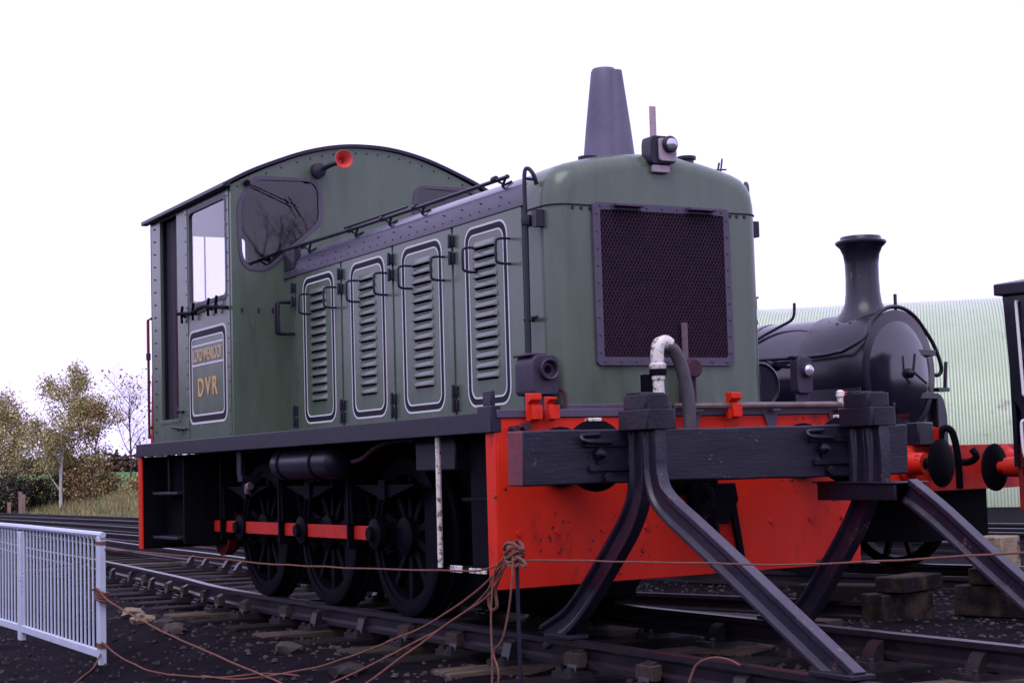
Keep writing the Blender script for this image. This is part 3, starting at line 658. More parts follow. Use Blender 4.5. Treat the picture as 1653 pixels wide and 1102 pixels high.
# cab sides: pillar, door opening, window, lower panel
for s in (-1, 1):
    a, b2 = (-1.2, -1.18) if s < 0 else (1.18, 1.2)
    side = [(-6.75, 1.30), (-4.566, 1.30), (-4.566, 3.315), (-6.75, 3.315)]
    door = [(-6.46, 1.50), (-5.97, 1.50), (-5.97, 3.285), (-6.46, 3.285)]
    win = rrect(-5.605, -4.675, 2.445, 3.235, .05, 4)
    m = MB(); m.prism(side, a, b2, 'y', [door, win]); cs = m.build('cab_side', green, L)
    c0, c1 = (-1.178, -1.170) if s < 0 else (1.170, 1.178)
    m = MB(); m.prism([(-6.73, 1.32), (-4.58, 1.32), (-4.58, 3.30), (-6.73, 3.30)], c0, c1, 'y', [door, win]); m.build('cab_lining_panel', interior, cs)
    m = MB(); e0, e1 = (-1.209, -1.199) if s < 0 else (1.199, 1.209)
    m.prism(rrect(-5.635, -4.645, 2.415, 3.262, .06, 4), e0, e1, 'y', [rrect(-5.60, -4.68, 2.45, 3.23, .045, 4)]); wf = m.build('window_frame', purple, cs)
    m = MB(); m.box(-5.604, -4.676, s * 1.19 - .003, s * 1.19 + .003, 2.446, 3.234); m.build('window_glass', glass, wf)
    # recessed door with boards
    dd = MB(); y0 = s * 1.13; 
    dd.box(-6.47, -5.96, min(y0, y0 - s * .02), max(y0, y0 - s * .02), 1.49, 3.30); do = dd.build('cab_door', doorpaint, L)
    for k in range(4):
        m = MB(); x0 = -6.455 + k * .123; m.box(x0, x0 + .117, min(y0, y0 + s * .012), max(y0, y0 + s * .012), 1.505, 3.28); m.build('board', doorpaint, do, .003)
    m = MB(); m.tube([(-6.06, y0 + s * .05, 1.62), (-6.06, y0 + s * .05, 2.45)], .014, 8); m.tube([(-6.06, y0, 1.62), (-6.06, y0 + s * .05, 1.62)], .012, 6); m.tube([(-6.06, y0, 2.45), (-6.06, y0 + s * .05, 2.45)], .012, 6); m.build('handle', rust, do)
    # strips and rivets
    m = MB(); q0, q1 = (-1.206, -1.199) if s < 0 else (1.199, 1.206)
    m.box(-6.5, -5.93, q0, q1, 1.465, 1.495); m.build('door_sill', green, cs, .002)
    for x0 in (-5.70, -4.625): m = MB(); m.box(x0 - .035, x0 + .035, q0, q1, 1.32, 3.30); m.build('cover_strip', green, cs, .002)
    m = MB()
    for k in range(17):
        for x0 in (-6.62, -5.70, -4.625): m.lathe([(.008, s * 1.2), (.006, s * 1.211)], (x0, 0, 1.4 + k * .115), 'y', 6)
    m.build('rivets', dark, cs, kind='stuff')
    # waist rod with catches
    m = MB(); yy = s * 1.235
    m.tube([(-5.87, yy, 2.40), (-5.5, yy, 2.37), (-5.15, yy, 2.395), (-4.58, yy, 2.33)], .016, 6)
    for x0 in (-5.75, -5.45, -5.05, -4.85): m.tube([(x0, s * 1.2, 2.36), (x0, yy, 2.38), (x0 + .03, yy, 2.45)], .013, 6); m.tube([(x0, yy, 2.37), (x0 - .02, yy - s * .01, 2.31)], .012, 6)
    m.build('window_catch_rail', black, cs)
    # lined lower panel
    for d, wd, mt in ((0, .018, lining), (.018, .05, blackline), (.068, .014, lining)):
        e = d + wd; l0, l1 = (-1.2035, -1.1995) if s < 0 else (1.1995, 1.2035)
        m = MB(); m.prism(rrect(-5.655 + d, -4.69 - d, 1.43 + d, 2.225 - d, .09 - d * .6), l0, l1, 'y', [rrect(-5.655 + e, -4.69 - e, 1.43 + e, 2.225 - e, .09 - e * .6)]); m.build('lining', mt, cs)
    if s < 0:
        for z in (2.088, 1.925):
            m = MB(); m.box(-5.57, -4.78, -1.2035, -1.1995, z - .008, z + .008); m.build('lining', lining, cs)
        text_mesh('LORD WENLOCK', .1, 'name_lettering', cream, cs, -5.175, -1.2025, 2.005, .74, .105)
        text_mesh('DVR', .2, 'initials_lettering', gold, cs, -5.175, -1.2025, 1.735, .50, .155)
        m = MB()
        for z in (1.40, 1.55): m.tube([(-5.93, -1.22, z), (-5.86, -1.24, z + .01), (-5.80, -1.22, z)], .014, 6)
        m.tube([(-6.15, -1.21, 1.43), (-5.72, -1.22, 1.40)], .010, 6)
        m.build('door_latch', dark, cs)
# cab rear with its two big windows
RW1 = roundpoly([(-.84, 2.60), (-.28, 2.60), (-.28, 3.225), (-.84, 3.225)], .05)
m = MB(); m.prism(frontp, -6.75, -6.73, 'x', [RW1]); cr = m.build('cab_rear', green, L)
m = MB(); m.prism([(y * .985, z - .02) for y, z in frontp], -6.728, -6.722, 'x', [RW1]); m.build('cab_lining_panel', interior, cr)
for Wd in (RW1,):
    cx_ = -.50
    m = MB(); m.prism(grow_poly(Wd, .02), -6.76, -6.751, 'x', [grow_poly(Wd, -.012)]); wf = m.build('window_frame', rust, cr)
    m = MB(); m.box(-6.76, -6.746, cx_ - .19, cx_ - .178, 2.60, 3.225); m.build('glazing_bar', rust, wf)
    m = MB(); m.prism(grow_poly(Wd, -.002), -6.744, -6.738, 'x'); m.build('window_glass', glass, wf)
# cab roof
RA = [(p.x, p.y) for p in smooth_path([Vector((y * 1.03, z + .004 - (.006 if abs(y) > 1.1 else 0), 0)) for y, z in ARC], 4)]
m = MB(); m.prism([(y, z) for y, z in RA] + [(y * 1.002, z + .028) for y, z in RA[::-1]], -6.83, -4.52, 'x'); m.mi = [0] * len(m.f)
rf = m.build('cab_roof', dark, L, smooth=40)
m = MB(); m.prism([(y * .98, z - .02) for y, z in RA] + [(y * .98, z - .008) for y, z in RA[::-1]], -6.72, -4.58, 'x'); m.build('cab_ceiling', interior, rf, smooth=40)
for s in (-1, 1):
    m = MB(); m.box(-6.84, -4.53, min(s * 1.20, s * 1.262), max(s * 1.20, s * 1.255), 3.300, 3.338); m.build('roof_gutter', dark, rf, .008)
m = MB()
for i, (y, z) in enumerate(RA[::2]):
    m.lathe([(.008, -4.545), (.006, -4.537)], (0, y * .975, z - .045), 'x', 6)
m.build('rivets', dark, cf, kind='stuff')
m = MB()
for z in (2.30, 2.32): 
    for y in (-1.12, -.98, -.86): m.lathe([(.010, -4.545), (.008, -4.536)], (0, y, z), 'x', 6)
m.build('bolts', dark, cf, kind='stuff')
m = MB(); m.box(-4.54, -4.3, -.76, -.70, 2.62, 2.80); m.build('rubber_boot', dark, L, .01)
# horn
m = MB(); m.lathe([(.055, 0), (.065, .02), (.06, .06), (.02, .075)], (-4.545, -.45, 3.47), 'x', 16); m.tube([(-4.50, -.43, 3.475), (-4.40, -.40, 3.495), (-4.30, -.356, 3.512)], .020, 10); hn = m.build('horn', dark, L)
m = MB()
hd = Vector((.95, -.12, -.02)).normalized(); hp = Vector((-4.32, -.355, 3.512)); a_ = hd.orthogonal().normalized(); b_ = hd.cross(a_)
pr_ = [(.018, 0), (.022, .06), (.035, .11), (.058, .15), (.074, .17), (.072, .174), (.05, .15), (.028, .11), (.012, .06)]
vs = []; fs = []; N = 24
for r_, h_ in pr_: vs += [hp + hd * h_ + (a_ * cos(2 * pi * k / N) + b_ * sin(2 * pi * k / N)) * r_ for k in range(N)]
for i in range(len(pr_) - 1):
    for k in range(N): fs.append((i * N + k, i * N + (k + 1) % N, (i + 1) * N + (k + 1) % N, (i + 1) * N + k))
fs.append(tuple((len(pr_) - 1) * N + k for k in range(N)))
m.add(vs, fs); m.build('horn_bell', horn_red, hn, smooth=50)
# rear handrail and red lamp bracket behind the cab
m = MB(); m.tube([(-6.76, -1.2, 2.44), (-6.86, -1.2, 2.44), (-6.86, -1.2, 1.35)], .013, 8); m.tube([(-6.76, -1.2, 1.45), (-6.86, -1.2, 1.45)], .012, 6); m.lathe([(.022, -.03), (.022, .03)], (-6.86, -1.2, 2.10), 'z', 8); m.build('rear_handrail', rust, L)
m = MB(); m.tube([(-6.862, -1.2, 2.11), (-6.862, -1.2, 2.43)], .015, 8); m.prism([(-6.93, 1.31), (-6.765, 1.31), (-6.775, 1.72), (-6.84, 1.95), (-6.86, 1.95), (-6.88, 1.72)], -1.17, -1.0, 'y'); m.build('rear_lamp_bracket', red, L, .004)
# air reservoir under the running plate
for s in (-1, 1):
    yy = s * 1.08
    m = MB(); m.lathe([(.02, -3.82), (.08, -3.815), (.112, -3.79), (.12, -3.75), (.12, -2.72), (.112, -2.68), (.08, -2.655), (.02, -2.65)], (0, yy, 1.065), 'x', 28); tk = m.build('air_reservoir', dark, L, smooth=45)
    for x in (-3.62, -2.98): m = MB(); m.lathe([(.121, x - .02), (.127, x - .018), (.127, x + .018), (.121, x + .02)], (0, yy, 1.065), 'x', 28); m.box(x - .02, x + .02, yy - .1, yy + .1, 1.15, 1.2); m.build('strap', black, tk)
# sandbox, brackets, pipes
for s in (-1, 1):
    m = MB(); m.box(-1.42, -.86, min(s * .88, s * 1.1), max(s * .88, s * 1.1), .98, 1.19); m.build('sand_box', dark, L, .012)
    m = MB(); m.box(-4.62, -4.52, min(s * 1.12, s * 1.16), max(s * 1.12, s * 1.16), .98, 1.19); m.box(-4.60, -4.50, min(s * 1.0, s * 1.16), max(s * 1.0, s * 1.16), .94, .99); m.build('hanger_bracket', dark, L, .005)
    m = MB(); m.tube(smooth_path([(-2.42, s * 1.1, 1.06), (-2.2, s * 1.12, 1.08), (-1.9, s * 1.15, 1.15), (-1.6, s * 1.18, 1.175), (-1.2, s * 1.2, 1.18)], 5), .016, 8); m.build('sand_pipe', rust, L)
    # front steps with white edge and handrail
    m = MB(); m.box(-.80, -.13, min(s * 1.0, s * 1.03), max(s * 1.0, s * 1.03), .40, 1.19); fs_ = m.build('step_backplate', black, L, .004)
    m = MB(); m.box(-.66, -.14, min(s * 1.02, s * 1.27), max(s * 1.02, s * 1.27), .395, .42); m.build('step_tread', black, fs_, .004)
    m = MB(); m.box(-.60, -.46, min(s * 1.268, s * 1.282), max(s * 1.268, s * 1.282), .392, .432); m.box(-.36, -.16, min(s * 1.268, s * 1.282), max(s * 1.268, s * 1.282), .395, .425); m.build('step_edge', chipped, fs_, .003)
    m = MB(); m.box(-.55, -.14, min(s * 1.02, s * 1.22), max(s * 1.02, s * 1.22), .80, .82); m.build('step_tread', black, fs_, .004)
    m = MB(); m.tube([(-.785, s * 1.25, 1.19), (-.79, s * 1.25, .41)], .017, 8); m.build('step_handrail', chipped, L)
    # rear cab steps
    m = MB(); m.box(-6.86, -5.85, min(s * .62, s * 1.05), max(s * .62, s * 1.05), .40, 1.19); m.box(-5.90, -5.86, min(s * .98, s * 1.2), max(s * .98, s * 1.2), .42, 1.18); rs = m.build('step_backplate', mattblack, L, .004)
    for z in (.45, .84): m = MB(); m.box(-6.72, -6.0, min(s * 1.03, s * 1.22), max(s * .98, s * 1.22), z, z + .025); m.build('step_tread', dark, rs, .004)
    m = MB(); m.box(-6.35, -6.3, min(s * 1.15, s * 1.19), max(s * 1.15, s * 1.19), .86, 1.19); m.build('step_hanger', black, rs)
    # springs and hangers over the wheels
    for x in (-2.22, -3.58, -4.96):
        m = MB()
        for k in range(6): hw = .46 - k * .065; m.box(x - hw, x + hw, min(s * .88, s * .96), max(s * .88, s * .96), .90 - k * .014 - .014, .90 - k * .014 - .001)
        m.box(x - .05, x + .05, min(s * .86, s * .98), max(s * .86, s * .98), .80, .93)
        m.build('leaf_spring', black, L)
        m = MB(); m.box(x - .62, x - .585, min(s * .86, s * .98), max(s * .86, s * .98), .45, 1.19); m.tube([(x - .60, s * .95, .92), (x - .57, s * .95, .62)], .02, 6)
        m.build('brake_hanger', black, L, .004)
m = MB(); m.tube(smooth_path([(-4.86, -.98, .86), (-4.80, -1.0, .90), (-4.74, -1.0, .905)], 4), .030, 8); m.build('oil_cup', pinkgrey, L)
# wheels
def wheel(x, s):
    m = MB(); r0 = .545
    m.lathe([(.47, s * .68), (r0 + .028, s * .68), (r0 + .024, s * .705), (r0, s * .72), (r0 - .006, s * .815), (r0 - .03, s * .822), (.47, s * .822)], (x, 0, r0), 'y', 48, closed=True)
    wh = m.build('wheel', black, L, smooth=30)
    m = MB(); m.lathe([(.425, s * .70), (.472, s * .70), (.472, s * .81), (.425, s * .81)], (x, 0, r0), 'y', 48, closed=True); m.build('rim', black, wh)
    m = MB(); m.lathe([(.02, s * .69), (.13, s * .69), (.13, s * .83), (.10, s * .845), (.02, s * .845)], (x, 0, r0), 'y', 24)
    m.lathe([(.02, s * .70), (.10, s * .70), (.10, s * .86), (.02, s * .86)], (x - .22, 0, r0), 'y', 20); m.box(x - .24, x, min(s * .70, s * .83), max(s * .70, s * .83), r0 - .09, r0 + .09); m.build('hub', black, wh)
    for k in range(10):
        a = 2 * pi * k / 10 + .3; m = MB(); d = Vector((cos(a), 0, sin(a))); m.obox(Vector((x, s * .755, r0)) + d * .27, d, (0, 1, 0), .34, .055, .06); m.build('spoke', black, wh, .008)
    m = MB(); pts = [(x + .44 * cos(t), r0 + .44 * sin(t)) for t in [radians(-52 + 104 * k / 14) for k in range(15)]]; m.prism(pts, s * .73, s * .80, 'y'); m.build('balance_weight', black, wh)
for s in (-1, 1):
    for x in (-2.20, -3.573, -4.945): wheel(x, s)
    yy0, yy1 = (-.935, -.895) if s < 0 else (.895, .935)
    for a, b2 in ((-2.42, -3.79), (-3.79, -5.16), (-5.16, -6.25)):
        m = MB(); m.box(b2 + .10, a - .10, yy0, yy1, .515, .612); m.build('coupling_rod', redrod, L, .004)
    for x in (-2.42, -3.79, -5.16, -6.25):
        m = MB(); m.lathe([(.02, yy0 + .03 if s > 0 else yy1 - .03), (.105, yy0 if s > 0 else yy1), (.115, (yy0 + yy1) / 2), (.105, s * .955), (.05, s * .97), (.045, s * 1.0), (.02, s * 1.0)], (x, 0, .563), 'y', 20); m.build('crank_pin', black, L, smooth=45)
    m = MB(); m.lathe([(.06, s * .70), (.19, s * .70), (.22, s * .74), (.22, s * .82), (.02, s * .84)], (-6.0, 0, .52), 'y', 28); m.build('jackshaft_crank', darkred, L)

# ================================================================== BUFFER STOP
B = thing('buffer_stop', (.7, 0, -.15), 'black buffer stop of bent rails carrying a heavy dark timber crossbeam', 'buffer stop')
m = MB(); nseg = 26; vs = []; fs = []
for i in range(nseg + 1):
    y = -1.43 + (2.63) * i / nseg
    for (x, z) in ((.405, .885), (.57, .885), (.57, 1.178), (.405, 1.178)):
        q = noise.noise_vector(Vector((x * 2, y * 4, z * 3))) * .008
        vs.append((x + q.x, y, z + q.z))
for i in range(nseg):
    for j in range(4): fs.append((i * 4 + j, i * 4 + (j + 1) % 4, (i + 1) * 4 + (j + 1) % 4, (i + 1) * 4 + j))
fs += [(3, 2, 1, 0), tuple(nseg * 4 + j for j in range(4))]
m.add(vs, fs); m.mi = [0] * (len(fs) - 2) + [1, 1]; cb = m.build('crossbeam', [stopwood, endwood], B, .010)
LEGP = [(-.034, .070), (-.034, .040), (-.012, .020), (-.012, -.035), (-.034, -.05), (-.034, -.072), (.034, -.072), (.034, -.05), (.012, -.035), (.012, .020), (.034, .040), (.034, .070)]
def leg(path, name, y):
    m = MB(); m.sweep([(p.x, y, p.z) for p in smooth_path([Vector((x, 0, z)) for x, z in path], 6)], LEGP, side=(0, -1, 0)); return m.build(name, legsteel, B, .004, smooth=30)
leg([(.79, 1.20), (.795, 1.05), (.80, .93), (.845, .82), (.96, .735), (1.15, .635), (1.55, .42), (1.95, .20), (2.35, -.02)], 'front_leg', -.755)
leg([(.655, 1.20), (.652, .98), (.635, .82), (.54, .67), (.36, .50), (.12, .29), (-.12, .115), (-.42, -.01)], 'back_leg', -.755)
leg([(1.06, .80), (1.30, .66), (1.60, .46), (1.95, .235), (2.35, -.02)], 'front_leg', .755)
leg([(.72, .80), (.66, .70), (.55, .55), (.36, .34), (.13, .10), (-.05, -.01)], 'back_leg', .755)
for x in (.66, .80):
    m = MB(); m.sweep([(x, .755, .83), (x + .01, .755, 1.0), (x, .755, 1.2)], LEGP, side=(0, -1, 0)); m.build('upright', legsteel, B, .004)
m = MB(); m.prism([(.36, .855), (1.09, .845), (1.09, .835), (.36, .845)], .63, .88, 'y'); m.box(.40, 1.07, .64, .66, .745, .845); m.box(.40, 1.07, .85, .87, .745, .845); m.prism([(.36, .845), (.46, .745), (.50, .745), (.50, .845)], .66, .85, 'y'); m.build('saddle_channel', capsteel, B, .004)
for y in (-.755, .755):
    m = MB(); m.prism(rrect(.585, .885, y - .095, y + .095, .025, 3), 1.165, 1.272, 'z'); m.prism(rrect(.615, .855, y - .08, y + .08, .03, 3), 1.272, 1.352, 'z')
    m.prism(rrect(.63, .72, y - .07, y + .07, .025, 3), 1.352, 1.368, 'z'); m.prism(rrect(.75, .84, y - .06, y + .06, .025, 3), 1.352, 1.360, 'z')
    cp = m.build('clamp_cap', capsteel, B, .012)
    for dx in (.60, .87):
        m = MB(); m.lathe([(.010, 1.272), (.010, 1.29), (.007, 1.293)], (dx, y + .085, 0), 'z', 6); m.build('bolt', capsteel, cp)
    # strap on the beam face left of the leg
    y0 = y - .30
    m = MB(); m.box(.572, .60, y0, y + .05, 1.085, 1.125); m.box(.572, .60, y0 + .02, y + .05, .955, .985); m.box(.572, .585, y0 + .08, y + .08, .955, 1.125)
    m.tube(smooth_path([(.60, y0 + .16, 1.105), (.62, y0 + .02, 1.11), (.61, y0 - .03, 1.125), (.59, y0 - .01, 1.145), (.585, y0 + .1, 1.15)], 4), .012, 6)
    m.lathe([(.03, .585), (.03, .62), (.015, .64), (.012, .66)], (0, y0 + .08, 1.045), 'x', 8); m.lathe([(.026, .585), (.026, .615)], (0, y0 + .13, .92), 'x', 8)
    m.build('strap', capsteel, B, .004)
for s in (-1, 1):
    for xa, xb in ((-.30, -.05), (2.1, 2.4)): m = MB(); m.box(xa, xb, s * .755 - .07, s * .755 + .07, .006, .03); m.build('foot_plate', capsteel, B, .004)

# ================================================================== STEAM ENGINE
TH = radians(14.2)
S = thing('steam_locomotive', (-4.76, 5.87, -.13), 'glossy black steam tank engine with tall capped chimney and red buffer beam', 'locomotive', rz=TH, local=True)
zc = 1.97   # boiler centre above rail
m = MB(); m.lathe([(.02, -5.2), (.60, -5.2), (.60, -.80), (.585, -.79), (.585, -.74), (.02, -.74)], (0, 0, zc), 'x', 48); m.build('boiler', locoblack, S, smooth=40)
m = MB(); m.lathe([(.3, -.79), (.612, -.79), (.622, -.77), (.622, -.03), (.612, 0), (.02, 0)], (0, 0, zc), 'x', 48); m.prism([(-.60, zc - .1), (-.62, 1.05), (.62, 1.05), (.60, zc - .1)], -.78, -.02, 'x'); sb = m.build('smokebox', smokeblack, S, .006, smooth=40)
m = MB(); m.lathe([(.54, 0), (.545, .03), (.525, .045), (.42, .085), (.25, .12), (.02, .13)], (0, 0, zc - .02), 'x', 48); m.build('smokebox_door', locoblack, S, smooth=50)
m = MB(); m.lathe([(.60, .0), (.628, .005), (.628, .03), (.60, .04)], (0, 0, zc), 'x', 48); m.build('smokebox_ring', smokeblack, S)
m = MB(); m.lathe([(.05, .12), (.05, .17), (.02, .2)], (0, 0, zc - .02), 'x', 12); m.tube([(.19, 0, zc - .02), (.2, .03, zc + .17)], .014, 6); m.tube([(.21, 0, zc - .02), (.22, .18, zc - .12)], .014, 6); m.build('door_dart', smokeblack, S)
for k in (-1, 1):
    m = MB(); m.box(.03, .10, .1 if k > 0 else .1, .56, zc - .02 + k * .22 - .03, zc - .02 + k * .22 + .03); m.build('door_hinge', smokeblack, S, .004)
for xb in (-1.55, -2.5, -3.5):
    m = MB(); m.lathe([(.600, xb - .03), (.607, xb - .028), (.607, xb + .028), (.600, xb + .03)], (0, 0, zc), 'x', 48); m.build('boiler_band', smokeblack, S)
# chimney
m = MB(); m.lathe([(.33, 2.50), (.28, 2.56), (.225, 2.62), (.19, 2.70), (.176, 2.80), (.170, 2.95), (.172, 3.10), (.185, 3.20), (.215, 3.27), (.26, 3.315), (.262, 3.335), (.215, 3.355), (.205, 3.385), (.15, 3.385), (.14, 3.2)], (-.37, 0, 0), 'z', 40); m.build('chimney', smokeblack, S, smooth=35)
m = MB()
for k in range(14):
    a = 2 * pi * k / 14; m.lathe([(.018, 2.52 - .10 * abs(sin(a)) ** 2), (.018, 2.58 - .10 * abs(sin(a)) ** 2)], (-.37 + .36 * cos(a), .36 * sin(a), 0), 'z', 6)
m.build('rivets', smokeblack, sb, kind='stuff')
# handrail following the boiler and looping over the smokebox
m = MB(); y0 = -.66
pts = [(-5, y0, zc + .20), (-2, y0, zc + .20), (-.6, y0, zc + .18), (-.25, y0, zc + .2)]
for k in range(9):
    a = radians(200 - (200 - 20) * 0 - 20 * k); 
pts2 = [(-.12, -.68, zc + .22)] + [(.02, .66 * cos(radians(a)), zc + .66 * sin(radians(a))) for a in (150, 135, 120, 105, 90, 75, 60, 45)] + [(.02, .66, zc + .28), (.04, .74, zc + .06), (.0, .72, zc - .02), (-.1, .68, zc + .02)]
m.tube(smooth_path(pts + pts2, 4), .022, 8); m.build('boiler_handrail', smokeblack, S)
m = MB(); m.tube([(-1.9, -.66, zc + .12), (-1.25, -.64, zc + .15), (-.9, -.64, zc + .11)], .02, 6); m.lathe([(.03, -.68), (.06, -.66), (.05, -.58)], (-1.1, 0, zc + .14), 'y', 10); m.box(-1.3, -.75, -.66, -.63, zc + .18, zc + .20); m.build('ejector_valve', smokeblack, S)
m = MB(); m.tube(smooth_path([(-1.75, -.645, zc - .02), (-1.6, -.6, zc + .22), (-1.4, -.46, zc + .42), (-1.2, -.34, zc + .54), (-1.05, -.3, zc + .62), (-1.02, -.3, zc + .78)], 4), .016, 6); m.build('lamp_iron', smokeblack, S)
m = MB(); m.tube([(-.05, .1, zc + .62), (-.05, .1, zc + .8)], .018, 6); m.build('lamp_iron', smokeblack, S)
m = MB(); m.tube([(.02, .82, zc - .15), (.02, .84, zc - .02), (.02, .86, zc + .12)], .02, 6); m.box(-.05, .05, .66, .86, zc - .19, zc - .15); m.build('lamp_iron', smokeblack, S)
m = MB(); m.prism(roundpoly([(.62, .95), (.80, 1.0), (.80, 1.55), (.74, 1.72), (.62, 1.78)], .05), -.4, .05, 'x'); m.build('sand_box', smokeblack, S, .01)
# frames, platform, front beam, buffers
m = MB(); m.box(-6.3, .62, -1.12, 1.12, 1.02, 1.07); m.box(-6.3, .62, -1.13, -1.10, .94, 1.06); m.build('running_plate', smokeblack, S, .004)
m = MB(); m.box(-6.2, .58, -.60, .60, .30, 1.02); m.build('main_frame', mattblack, S)
m = MB(); m.prism(rrect(-1.14, 1.14, .78, 1.22, .02, 2), .60, .64, 'x'); sbm = m.build('buffer_beam', red, S, .004)
m = MB(); m.box(.05, .6, -.55, .55, 1.07, 1.20); m.build('splasher', smokeblack, S, .01)
for s in (-1, 1):
    m = MB(); m.lathe([(.16, .64), (.16, .67), (.11, .69), (.10, .86), (.09, .86)], (0, s * .87, 1.05), 'x', 20); bf = m.build('buffer', red, S)
    m = MB(); m.lathe([(.05, .86), (.05, 1.0), (.20, 1.01), (.225, 1.03), (.15, 1.06), (.02, 1.07)], (0, s * .87, 1.05), 'x', 28); m.build('buffer_head', black, bf)
m = MB(); m.tube(smooth_path([(.64, 0, 1.05), (.78, 0, 1.05), (.86, 0, 1.10), (.82, 0, 1.17)], 4), .035, 8); m.build('coupling_hook', black, S)
m = MB(); m.tube(smooth_path([(.68, -.35, .9), (.70, -.35, 1.30), (.74, -.33, 1.38), (.80, -.3, 1.33), (.82, -.26, 1.1), (.80, -.22, .8)], 5), .035, 8); m.build('brake_hose', black, S)
m = MB(); m.prism([(-.5, 1.22), (-.38, 1.22), (-.36, 1.38), (-.52, 1.40)], .60, .70, 'x'); m.build('lamp_bracket', red, S, .006)
m = MB(); m.box(.58, .72, -.75, -.5, 1.22, 1.44); m.build('lamp', smokeblack, S, .012)
for x in (-.6, -2.2, -3.9):
    for s in (-1, 1):
        m = MB(); m.lathe([(.5, s * .70), (.60, s * .70), (.60, s * .82), (.5, s * .82)], (x, 0, .57), 'y', 32, closed=True); m.lathe([(.02, s * .72), (.14, s * .72), (.14, s * .82), (.02, s * .82)], (x, 0, .57), 'y', 16)
        for k in range(10):
            a = 2 * pi * k / 10; d = Vector((cos(a), 0, sin(a))); m.obox(Vector((x, s * .76, .57)) + d * .32, d, (0, 1, 0), .40, .05, .06)
        m.build('wheel', black, S)
# side tanks and cab (mostly behind the green engine)
for s in (-1, 1):
    m = MB(); m.box(-4.9, -2.6, min(s * .62, s * 1.08), max(s * .62, s * 1.08), 1.07, 2.25); m.build('side_tank', locoblack, S, .03)
m = MB(); m.lathe([(.28, 2.45), (.26, 2.62), (.25, 2.80), (.18, 2.93), (.02, 2.97)], (-2.4, 0, 0), 'z', 28); m.build('steam_dome', locoblack, S, smooth=45)
m = MB(); m.box(-6.25, -4.9, -1.1, 1.1, 1.07, 2.9); m.prism([(-1.18, 2.9), (1.18, 2.9), (.7, 3.05), (0, 3.1), (-.7, 3.05)], -6.4, -4.75, 'x'); m.build('cab', locoblack, S, .02)

# ================================================================== RIGHT-HAND VEHICLE (cab end and buffers enter the frame)
V = thing('tank_engine', (-4.76 + 1.95 * cos(TH), 5.87 + 1.95 * sin(TH), -.13), 'black engine cab with white handrails and oval window at the right edge', 'locomotive', rz=TH, local=True)
m = MB(); m.prism([(.13, 1.0), (2.6, 1.0), (2.6, 2.52), (-.03, 2.52), (.02, 1.60), (.09, 1.50)], -1.17, -1.14, 'y', [[(.20 + .055 * cos(t), 2.02 + .13 * sin(t)) for t in [2 * pi * k / 18 for k in range(18)]]]); cv = m.build('cab_side', locoblack, V, .004)
m = MB(); m.prism([(.20 + .05 * cos(t), 2.02 + .125 * sin(t)) for t in [2 * pi * k / 18 for k in range(18)]], -1.158, -1.152, 'y'); m.build('window_glass', lens, cv)
m = MB(); m.box(-.01, .03, -1.14, 1.14, 1.0, 2.52); m.box(2.55, 2.6, -1.14, 1.14, 1.0, 2.52); m.box(.0, 2.6, 1.12, 1.15, 1.0, 2.52); m.build('cab_end', locoblack, V)
m = MB(); m.prism([(-1.26, 2.50), (1.26, 2.50), (1.26, 2.60), (.6, 2.70), (-.6, 2.70), (-1.26, 2.60)], -.06, 2.75, 'x'); m.build('cab_roof', dark, V, .01)
m = MB(); m.tube([(.12, -1.20, 2.44), (.155, -1.21, 1.62)], .014, 8); m.tube([(.155, -1.21, 1.62), (.155, -1.15, 1.62)], .012, 6); m.tube([(.12, -1.2, 2.44), (.12, -1.15, 2.44)], .012, 6); m.build('handrail', white, V)
m = MB(); m.tube(smooth_path([(.16, -1.15, 1.40), (.14, -1.20, 1.40), (.12, -1.21, 1.36), (.13, -1.21, 1.12), (.17, -1.2, 1.06), (.2, -1.16, 1.05)], 4), .014, 8); m.build('handrail', white, V)
m = MB(); m.box(.0, .05, -1.10, 1.10, .62, 1.20); m.box(.05, .12, -1.10, -1.0, .55, 1.10); m.build('buffer_beam', darkred, V, .006)
m = MB(); m.box(.05, 2.6, -1.1, 1.1, .92, 1.0); m.box(.1, 2.6, -.6, .6, .3, .92); m.build('main_frame', mattblack, V)
for s in (-1, 1):
    m = MB(); m.lathe([(.14, -.02), (.14, .0), (.10, -.03), (.085, -.25), (.05, -.25), (.05, -.36)], (0, s * .87, 1.0), 'x', 20); bf = m.build('buffer', red, V)
    m = MB(); m.lathe([(.05, -.32), (.18, -.34), (.215, -.36), (.21, -.38), (.02, -.40)], (0, s * .87, 1.0), 'x', 28); m.build('buffer_head', black, bf)
for x in (.75, 2.1):
    for s in (-1, 1):
        m = MB(); m.lathe([(.42, s * .70), (.50, s * .70), (.50, s * .82), (.42, s * .82)], (x, 0, .48), 'y', 32, closed=True); m.lathe([(.02, s * .74), (.43, s * .74), (.43, s * .79), (.02, s * .79)], (x, 0, .48), 'y', 24); m.build('wheel', black, V)
m = MB(); m.lathe([(.04, 1.2), (.15, 1.22), (.16, 1.26), (.12, 1.30), (.02, 1.34)], (.10, -.80, 0), 'z', 14); m.build('lamp', black, V)

